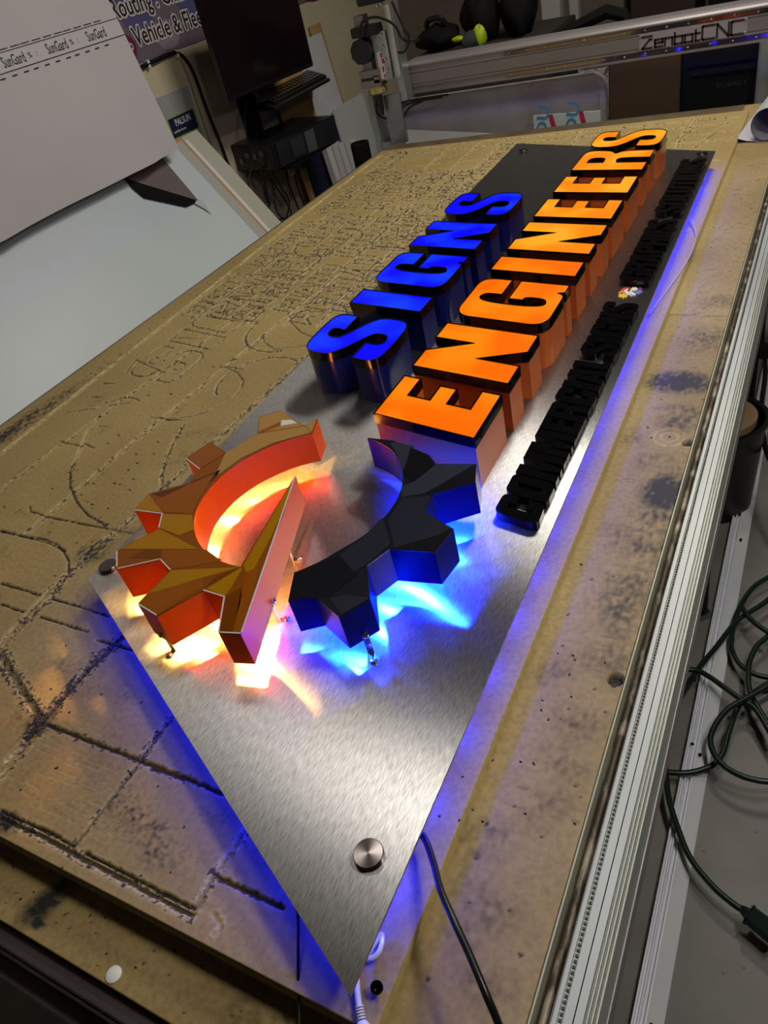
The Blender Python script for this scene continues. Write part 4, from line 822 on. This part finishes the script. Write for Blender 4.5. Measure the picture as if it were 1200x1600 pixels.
bot = [(y, .165 + (.0 if y > 2.2 else -.003 * math.sin((2.335 - y) * 5) ** 2)) for y in np.linspace(.2, 2.335, 40)]
vs = []; fs = []
for y, z in bot:
    for zz in (z, .4, 1.3):
        vs += [(ux(zz) + (.012 * max(0, math.sin((2.335 - y) * 9)) ** 6 if zz == z else 0), y, zz), (ux(zz) - .006, y, zz)]
k = 6
for i in range(len(bot) - 1):
    o6 = i * k
    for j in range(2):
        fs.append((o6 + 2 * j, o6 + k + 2 * j, o6 + k + 2 * j + 2, o6 + 2 * j + 2)); fs.append((o6 + 2 * j + 1, o6 + 2 * j + 3, o6 + k + 2 * j + 3, o6 + k + 2 * j + 1))
    fs.append((o6, o6 + 1, o6 + k + 1, o6 + k)); fs.append((o6 + 4, o6 + k + 4, o6 + k + 5, o6 + 5))
e = (len(bot) - 1) * k
for o6 in (0, e): fs += [(o6, o6 + 2, o6 + 3, o6 + 1), (o6 + 2, o6 + 4, o6 + 5, o6 + 3)]
g._add(vs, fs); g.make('sheet_face', noise_mat('lilac_sheet', (.56, .53, .58), (.61, .585, .63), 1.3, .4, 0, bump=.2, bscale=6), up, True)
zt_ = .575; slope = Vector((-.16, 0, 1)).normalized()
def onup(y, z, d=.0012): return Vector((ux(z) + d, y, z))
ty0, ty1 = .9, 2.333
g = G(); p = [onup(ty0, zt_ - .026), onup(ty1, zt_ - .026), onup(ty1, zt_ + .026), onup(ty0, zt_ + .026)]; g._add(p, [(0, 1, 2, 3)]); bd = g.make('tape_band', mat('tape_white', (.62, .61, .66), .4), up)
g = G()
for dz in (-.025, .025): g._add([onup(ty0, zt_ + dz - .0012, .0018), onup(ty1, zt_ + dz - .0012, .0018), onup(ty1, zt_ + dz + .0012, .0018), onup(ty0, zt_ + dz + .0012, .0018)], [(0, 1, 2, 3)])
y = 2.235
while y > 1.0:
    text_mesh(g, 'SunGard', .042, frame(onup(y - .075, zt_ - .014, .0018), (0, 1, 0), slope), depth=0, sx=.62)
    text_mesh(g, '%   :', .022, frame(onup(y - .155, zt_ - .008, .0018), (0, 1, 0), slope), depth=0)
    for k in range(4): a = y - .16 + k * .048; g._add([onup(a, zt_ + .031, .0018), onup(a + .036, zt_ + .031, .0018), onup(a + .036, zt_ + .0335, .0018), onup(a, zt_ + .0335, .0018)], [(0, 1, 2, 3)]); g._add([onup(a, zt_ - .040, .0018), onup(a + .02, zt_ - .040, .0018), onup(a + .02, zt_ - .036, .0018), onup(a, zt_ - .036, .0018)], [(0, 1, 2, 3)])
    y -= .185
g.make('tape_print', mat('ink_black', (.03, .03, .035), .5), bd)
tri = thing('mirror_offcut', 'triangular dark mirror offcut with black film edge on the pale leaning sheet', 'offcut', tuple(onx(270, 290, -2.15)))
def onl(x, y, d=.003):                        # a pixel's ray met with the plane of the widest leaning sheet
    r = _ray((x, y)); t = (-1.545 - .72 * (CZ + .8) ) / (r.x + .72 * r.z); return Vector((r.x * t, r.y * t, CZ + r.z * t)) + Vector((.81, 0, .58)) * d
lean('x', '', '', [onl(192, 278), onl(313, 318), onl(252, 246), onl(251.5, 245.5)], .004, mat('mirror_brown', (.18, .145, .145), .25, .0), parent=tri).name = 'mirror_face'
g = G(); A_, B_ = onl(191, 279, .006), onl(298, 322, .006); C_, D_ = onl(222, 310, .006), onl(290, 324, .006)
g._add([onl(190, 277, .005), onl(215, 288, .010), onl(310, 316, .008), onl(290, 325, .007), onl(224, 311, .007), onl(206, 296, .007)], [(0, 5, 4, 3, 2, 1)]); g.make('black_film', mat('film_black', (.012, .012, .011), .12), tri)
g = G(); g._add([onl(300, 318, .007), onl(313, 313, .01), onl(330, 336, .004), onl(318, 328, .008)], [(0, 3, 2, 1)]); g.make('peeled_film', mat('film_clear', (.55, .6, .6), .2), tri)
# banner on the wall
WX = -2.396
bn = thing('wall_banner', 'printed banner with white outlined dark lettering high on the left wall', 'banner', (WX, 3.1, .44))
g = G(); g.box((WX - .004, 1.9, .44), (WX, 4.6, 1.05)); g.make('banner_sheet', mat('banner_grey', (.16, .13, .17), .5), bn)
for i, (y, z, w_, h_, m_) in enumerate(((2.38, .52, .10, .10, 0), (2.50, .48, .05, .07, 0), (2.62, .62, .14, .08, 1), (2.75, .50, .10, .05, 2), (2.95, .60, .10, .09, 1), (3.75, .56, .2, .1, 1), (2.42, .70, .2, .07, 0), (2.70, .74, .2, .08, 2), (4.0, .5, .3, .07, 0))):
    g = G(); g.mi = m_; g._add([(WX + .0005 + .0001 * i, y + w_ * math.cos(t) * (1 + .3 * math.sin(3 * t)), z + h_ * math.sin(t)) for t in np.linspace(0, 6.1, 16)], [tuple(range(16))])
    g.make('banner_swirl', [mat('swirl_red', (.20, .01, .06), .5), mat('swirl_blue', (.10, .09, .24), .5), mat('swirl_mauve', (.26, .22, .28), .5)], bn)
def outlined(s, y, z, size):
    gw = G(); gk = G()
    for a in range(12): text_mesh(gw, s, size, frame((WX + .0015 + .00012 * a, y + .0065 * math.cos(a * math.pi / 6), z + .0065 * math.sin(a * math.pi / 6)), (0, 1, 0), (0, 0, 1)), depth=0, sx=.86)
    text_mesh(gk, s, size, frame((WX + .0035, y, z), (0, 1, 0), (0, 0, 1)), depth=0, sx=.86)
    o = gw.make('text_outline', mat('banner_white', (.62, .60, .62), .5), bn, recalc=False); gk.make('banner_text', mat('banner_ink', (.03, .02, .025), .5), o, recalc=False)
o1 = onx(203, 76, WX); o2 = onx(176, 31, WX); outlined('. Vehicle & Fleet', o1.y, o1.z, .088); outlined('Routing . Channel', o2.y, o2.z, .088)
# cable clipped along the wall, small poster sheets
ck = thing('wall_cable', 'black cable clipped under the banner then dropping down the beige wall', 'cable', (WX, 2.7, -.2))
g = G(); g.tube(spline([onx(x, y, WX + .008) for x, y in ((205, 112), (217, 107), (240, 96), (262, 86), (278, 83), (292, 95), (305, 120), (325, 175), (345, 225), (362, 275), (375, 330))]), [.009] * 25 + [.0065] * 36, 8); g.make('cable', black, ck, True)
g = G(); g.tube(spline([onx(x, y, WX + .005) for x, y in ((283, 92), (295, 120), (310, 165), (325, 210), (338, 248), (350, 290))]), .004, 6); g.make('cable', mat('cream_cable', (.36, .32, .24), .6), ck, True, 'cream cable')
for q in ((232, 100), (277, 84)):
    p = onx(*q, WX + .012); g = G(); g.box((p.x - .012, p.y - .006, p.z - .014), (p.x + .004, p.y + .006, p.z + .014)); g.make('clip', white, ck)
def wallsheet(name, label, tl, br, X, m, d=.004): 
    a, b = onx(*tl, X), onx(*br, X); g = G(); g.box((X - d, a.y, b.z), (X, b.y, a.z)); return g.make(name, m), a, b
ps = thing('grey_notice', 'light grey sheet on the wall with a small dark blue and yellow label', 'sheet', (WX, 2.62, -.1))
a, b = onx(237, 148, WX), onx(312, 225, WX)
g = G(); g.box((WX, a.y, -.1), (WX + .004, onx(292, 134, WX).y, onx(292, 134, WX).z)); g.make('notice_sheet', mat('notice_grey', (.37, .37, .41), .5), ps)
g = G(); p = onx(262, 192, WX); q_ = onx(303, 181, WX); g.box((WX + .004, p.y, p.z - .062), (WX + .006, q_.y, p.z + .01)); lb = g.make('notice_label', mat('label_navy', (.015, .02, .07), .4), ps)
g = G(); g.box((WX + .0045, p.y - .008, p.z - .066), (WX + .0055, q_.y + .008, p.z + .014)); g.make('label_border', mat('label_lime', (.35, .45, .03), .4), ps)
g = G(); text_mesh(g, 'PALSUN', .036, frame((WX + .0065, p.y + .035, p.z - .024), (0, 1, 0), (0, 0, 1)), depth=0, sx=.8); text_mesh(g, 'solid flat sheets', .013, frame((WX + .0065, p.y + .01, p.z - .046), (0, 1, 0), (0, 0, 1)), depth=0); g.make('label_print', white, lb)
# monitor, keyboard and computer on the wall arm
MX = -2.12
st = thing('computer_monitor', 'large black flat monitor on the bracket in front of the banner', 'monitor', (MX, 2.97, .24))
y0, z0 = 2.665, .24; Mm = Matrix.Translation((MX, y0, z0)) @ Matrix.Rotation(math.radians(-7), 4, 'Z')
g = G(); g.box((-.03, 0, 0), (0, .57, .37), Mm); mb = g.make('housing', mat('monitor_black', (.010, .007, .010), .3), st, bevel=.004)
g = G(); g.box((0, .012, .016), (.0012, .558, .358), Mm); g.make('screen', mat('screen_dark', (.008, .004, .006), .12), mb)
g = G(); g.box((-.06, .22, .08), (-.03, .42, .28), Mm); g.make('rear_mount', black, mb, bevel=.004)
g = G(); g.box((-.09, .24, -.06), (-.06, .32, .10), Mm); g.make('stand', black, st, bevel=.003)
am = thing('equipment_mount', 'black wall bracket column carrying monitor, keyboard tray and computer shelf', 'wall arm', (-2.25, 2.95, -.13))
g = G(); g.box((-2.398, 3.06, -.12), (-2.34, 3.13, .30)); g.box((-2.345, 3.075, -.085), (-2.2, 3.115, -.07)); g.box((-2.345, 3.075, .12), (-2.2, 3.115, .14)); g.make('column', blackm, am, bevel=.004)
g = G(); g.box((-2.32, 2.90, -.092), (-2.06, 3.28, -.083)); g.make('shelf', blackm, am)
kz = .155
g = G(); g._add([onz(x, y, kz) for x, y in ((376, 152), (430, 168), (515, 122), (478, 112))] + [onz(x, y, kz) - Vector((0, 0, .012)) for x, y in ((376, 152), (430, 168), (515, 122), (478, 112))], [(3, 2, 1, 0), (4, 5, 6, 7), (0, 1, 5, 4), (1, 2, 6, 5), (2, 3, 7, 6), (3, 0, 4, 7)]); g.make('keyboard_tray', black, am, recalc=True)
a, b, c_, d_ = [onz(x, y, kz + .001) for x, y in ((392, 152), (430, 163), (510, 120), (482, 114))]
kb = thing('keyboard', 'black full size keyboard lying on the wall bracket tray', 'keyboard', tuple((a + c_) / 2))
g = G(); dz = Vector((0, 0, .016)); g._add([a, b, c_, d_, a + dz, b + dz * .6, c_ + dz * .6, d_ + dz], [(3, 2, 1, 0), (4, 5, 6, 7), (0, 1, 5, 4), (1, 2, 6, 5), (2, 3, 7, 6), (3, 0, 4, 7)]); g.make('keyboard_body', black, kb)
for i in range(5):
    for j in range(15):
        s0, s1 = (j + .15) / 15 * .94 + .03, (j + .85) / 15 * .94 + .03; t0, t1 = (i + .12) / 5 * .9 + .05, (i + .88) / 5 * .9 + .05
        f = lambda t, s: ((a + dz).lerp(d_ + dz, s)).lerp((b + dz * .6).lerp(c_ + dz * .6, s), t)
        g = G(); q = [f(t0, s0), f(t1, s0), f(t1, s1), f(t0, s1)]; g._add(q + [v + Vector((0, 0, .006)) for v in q], [(4, 5, 6, 7), (0, 1, 5, 4), (1, 2, 6, 5), (2, 3, 7, 6), (3, 0, 4, 7)]); g.make('key', mat('key_black', (.018, .017, .02), .3), kb)
ms = thing('computer_mouse', 'small black mouse at the left end of the keyboard tray', 'mouse', tuple(onz(384, 152, kz)))
blob(G(), onz(384, 151, kz + .013), (.024, .036, .014), 1, 10, .02).make('mouse_body', blackg, ms, True)
pcx = thing('desktop_computer', 'black desktop computer case lying on the wall bracket shelf', 'computer', (-2.2, 3.0, -.125))
Mp = Matrix.Translation((-2.19, 3.10, -.082)) @ Matrix.Rotation(math.radians(-14), 4, 'Z')
g = G(); g.box((-.17, -.22, 0), (.12, .20, .11), Mp); cs = g.make('case', mat('case_black', (.012, .012, .016), .35), pcx, bevel=.003)
g = G(); g.box((.12, -.20, .004), (.128, .19, .106), Mp); fb = g.make('front_bezel', mat('bezel_black', (.018, .018, .024), .4), pcx, bevel=.002)
g = G(); g.box((.128, -.02, .012), (.1295, .04, .098), Mp); g.make('silver_badge', mat('badge_silver', (.22, .22, .22), .35, .6), fb)
g = G(); g.box((.128, -.11, .02), (.1295, -.035, .095), Mp); g.make('port_panel', mat('port_grey', (.04, .042, .05), .4), fb)
for q in ((-.12, .03), (-.07, .055), (-.02, .05), (.03, .06)):
    g = G(); g.box((q[0], -.226, q[1]), (q[0] + .022, -.22, q[1] + .022), Mp); g.make('port', mat('port_metal', (.2, .2, .2), .4, .6), cs)
# leads hanging below the computer
hang = thing('hanging_leads', 'tangle of thin black leads hanging below the computer shelf', 'cables', (-2.25, 3.0, -.7))
for k, pp in enumerate((((385, 160), (382, 185), (386, 215), (394, 245), (400, 260)), ((400, 252), (420, 275), (428, 300), (432, 330), (452, 350)), ((412, 258), (430, 285), (424, 310), (420, 340), (436, 350)), ((420, 258), (438, 290), (452, 315), (446, 345), (440, 352)), ((430, 258), (425, 280), (440, 305), (455, 335), (430, 345), (425, 355)), ((393, 262), (388, 285), (393, 310), (400, 335)), ((445, 258), (449, 280), (458, 305), (468, 330)), ((460, 272), (466, 295), (476, 322)), ((405, 262), (415, 290), (420, 320), (415, 345)))):
    g = G(); g.tube(spline([onx(x, y, -2.24 + .02 * (k % 3)) for x, y in pp], 5), .0035 if k < 6 else .005, 6); g.make('lead', black, hang, True)
g = G(); p = onx(416, 305, -2.2); g.tube([p + Vector((0, 0, .035)), p, p - Vector((0, 0, .035))], [.008, .011, .008], 8); g.make('ferrite_lump', black, hang, True)
g = G(); p = onx(454, 264, -2.2); g.box((p.x, p.y - .022, p.z - .028), (p.x + .004, p.y + .022, p.z + .028)); g.make('white_tag', white, hang)
# boards leaning against the wall beyond the computer
def wl(name, label, y0, y1, zt, m, xo=0, th=.015, lean_=.10, cat='board'):
    xt = -2.36 + xo; return lean(name, label, cat, [(xt + lean_ * (zt + T), y0, -T), (xt + lean_ * (zt + T), y1, -T), (xt, y1, zt), (xt, y0, zt)], th, m)
wl('tan_board', 'tan cardboard panel leaning behind the computer', 3.28, 3.56, .26, card, .02)
wl('white_board', 'tall white board leaning right of the monitor', 3.42, 3.86, .30, noise_mat('board_white', (.66, .68, .72), (.70, .72, .76), 2, .5), -.0)
wl('tan_strip', 'narrow tan strip showing behind the tall white board', 3.80, 3.91, .34, card, -.025, .006)
wl('white_board', 'shorter white board leaning right of the tall one', 3.70, 4.03, -.03, MATS['board_white'], .07)
wl('navy_board', 'dark blue board leaning beneath the computer', 3.30, 3.46, -.13, navy, .10, .02)
for i in range(5): wl('white_board', ['first', 'second', 'third', 'fourth', 'fifth'][i] + ' from the left of five white offcuts stacked on edge under the computer', 3.40 + i * .055, 3.445 + i * .055, -.14 - i * .008, MATS['board_white'] if i % 2 else white, .16 + i * .004, .03)
p = onx(565, 240, -1.95); g = G(); g.lathe([(.035, -T), (.040, -T + .01), (.045, p.z + .05), (.040, p.z + .05), (.035, -T + .02)], (p.x, p.y, 0), 28); tag(g.make('waste_bin', black, None, True), 'small black bin standing past the far left corner of the table', 'bin')
p = onx(500, 345, -2.0)
g = G(); g.box((-2.0, 3.05, -T), (-1.86, 3.22, -.42)); tag(g.make('grey_box', mat('box_grey', (.30, .31, .38), .5), bevel=.03), 'rounded grey box low on the floor behind the table edge', 'box')
# ---------------------------------------------------------------- right side: floor things
FZ = -T
t_ = thing('aluminium_channel', 'bright aluminium channel lying on the concrete beside the table', 'channel', (-.07, 1.4, FZ))
x0 = onz(985, 1600, FZ + .025).x; x1 = onz(1037, 1600, FZ + .025).x; W_ = x1 - x0
extr([(x0, FZ), (x0, FZ + .025), (x0 + .0035, FZ + .025), (x0 + .0045, FZ + .017), (x0 + .0075, FZ + .017), (x0 + .0085, FZ + .024), (x0 + .0115, FZ + .024), (x0 + .0125, FZ + .014), (x0 + .018, FZ + .012), (x0 + .019, FZ + .022), (x0 + .022, FZ + .022), (x1, FZ + .008), (x1, FZ)], -.6, 3.0, noise_mat('lamplit_alu', (0.78, 0.82, 0.93), (0.90, 0.93, 1.0), 3, .38, .1, (6, 1, 6)), 'channel_body', parent=t_)  # lamp reflection on the metal put into the pale base colour
g = G()
for y, x in ((.95, x0 + .010), (.93, x0 + .028), (1.6, x0 + .03), (.42, x0 + .03)): g.lathe([(.0035, FZ + .0225), (.0035, FZ + .0248)], (x, y, 0), 12)
g.make('drill_hole', blackm, t_)
cz = FZ + .032
cord = thing('extension_cord', 'dark green extension cord looping over the aluminium channel on the concrete', 'extension cord', (.02, .9, FZ))
def cab(pp, r=.0058, z=cz): g = G(); g.tube(spline([onz(x, y, z) for x, y in pp], 5), r, 10); g.make('cable', green, cord, True)
cab(((1015, 1204), (1022, 1204), (1066, 1208), (1096, 1203), (1117, 1193), (1130, 1175), (1139, 1143), (1151, 1109), (1166, 1092), (1200, 1068), (1240, 1050)))
cab(((1215, 925), (1190, 945), (1166, 960), (1149, 973), (1119, 1011), (1096, 1039), (1070, 1077), (1051, 1113), (1042, 1147), (1039, 1183), (1041, 1215), (1045, 1247), (1056, 1285), (1077, 1338), (1112, 1383), (1144, 1411), (1165, 1425)), z=cz + .010)
cab(((1040, 1050), (1058, 1048), (1087, 1047), (1109, 1058), (1130, 1073), (1156, 1092), (1176, 1104), (1190, 1122), (1212, 1160)), z=cz + .02)
cab(((1230, 1052), (1200, 1072), (1164, 1092), (1136, 1109), (1117, 1134), (1110, 1155), (1115, 1177), (1130, 1196), (1151, 1209), (1173, 1217), (1205, 1221), (1250, 1210)), z=cz + .028)
cab(((1143, 1000), (1143, 1013), (1151, 1032), (1164, 1045), (1183, 1055), (1210, 1060)), z=cz)
cab(((1160, 950), (1166, 960), (1179, 973), (1200, 988), (1225, 1005)), z=cz + .02)
cab(((1215, 975), (1200, 994), (1183, 1009), (1172, 1032), (1169, 1056), (1172, 1082), (1186, 1108), (1205, 1140)), z=cz + .012)
cab(((1143, 1000), (1146, 975), (1158, 945), (1180, 915), (1215, 895)), z=cz)
a = onz(1160, 1421, cz + .01); b = onz(1222, 1470, cz + .01); d = (b - a)
g = G(); g.tube([a - d * .06, a + d * .05, a + d * .12, a + d * .2, a + d * .9], [.0055, .009, .010, .0175, .019], 8); cn = g.make('connector', green, cord, False)
g = G(); g.tube([a + d * .16, a + d * .19], .0200, 8); g.make('connector_collar', mat('green_dark', (.004, .014, .010), .4), cn)
# black bucket with round wooden disc
cb = onz(1147, 655, -.50); br_ = .105; cbx, cby = cb.x - .03, cb.y + .02
t_ = thing('round_bin', 'black round bin with a plywood disc on top below the table rail', 'bin', (cbx, cby, FZ))
g = G(); g.lathe([(.085, FZ), (.09, FZ + .005), (br_, -.52), (br_ + .008, -.515), (br_ + .008, -.505), (br_ - .004, -.505), (br_ - .004, -.52), (.08, FZ + .02)], (cbx, cby, 0), 56); g.make('bin_body', black, t_, True)
g = G(); g.lathe([(br_ - .018, -.520), (br_ - .018, -.500)], (cbx - .004, cby, 0), 56); g.make('plywood_disc', noise_mat('ply', (.36, .24, .12), (.42, .30, .16), 6, .6), t_)
t_ = thing('clamp_bracket', 'small black clamp bracket with bright bolts under the far rail', 'clamp', tuple(onz(1185, 545, -.45)))
p = onz(1187, 548, -.45); g = G(); g.box((p.x - .04, p.y - .02, p.z - .015), (p.x + .04, p.y + .02, p.z + .015)); g.box((p.x - .03, p.y - .01, FZ), (p.x + .0, p.y + .01, p.z)); g.make('clamp_body', black, t_, bevel=.003)
for dx in (-.022, .022): g = G(); g.lathe([(.008, p.z + .015), (.008, p.z + .022), (.001, p.z + .024)], (p.x + dx, p.y, 0), 14); g.make('bolt', steel, t_, True)
g = G(); g.tube(spline([onz(x, y, -.6) for x, y in ((1210, 440), (1196, 480), (1192, 530), (1196, 580), (1190, 640), (1196, 700), (1215, 740))]), .007, 8); tag(g.make('black_hose', black, None, True), 'black hose hanging at the right edge beside the round bin', 'hose')
g = G()
for q in ((1130, 1520), (1175, 1415), (1163, 1512), (1100, 1330), (1060, 1180), (1180, 1300)): p = onz(*q, FZ); chip(p, .004, FZ)
sp_ = g.make('floor_crumbs', mat('crumb', (.3, .3, .28), .7), None); sp_['kind'] = 'stuff'; tag(sp_, 'pale crumbs scattered on the concrete beside the channel', 'crumbs')
# ---------------------------------------------------------------- lift everything from work-surface heights to floor heights
for o in bpy.data.objects:
    if o.parent is None and o.type in ('MESH', 'EMPTY'): o.location.z += T
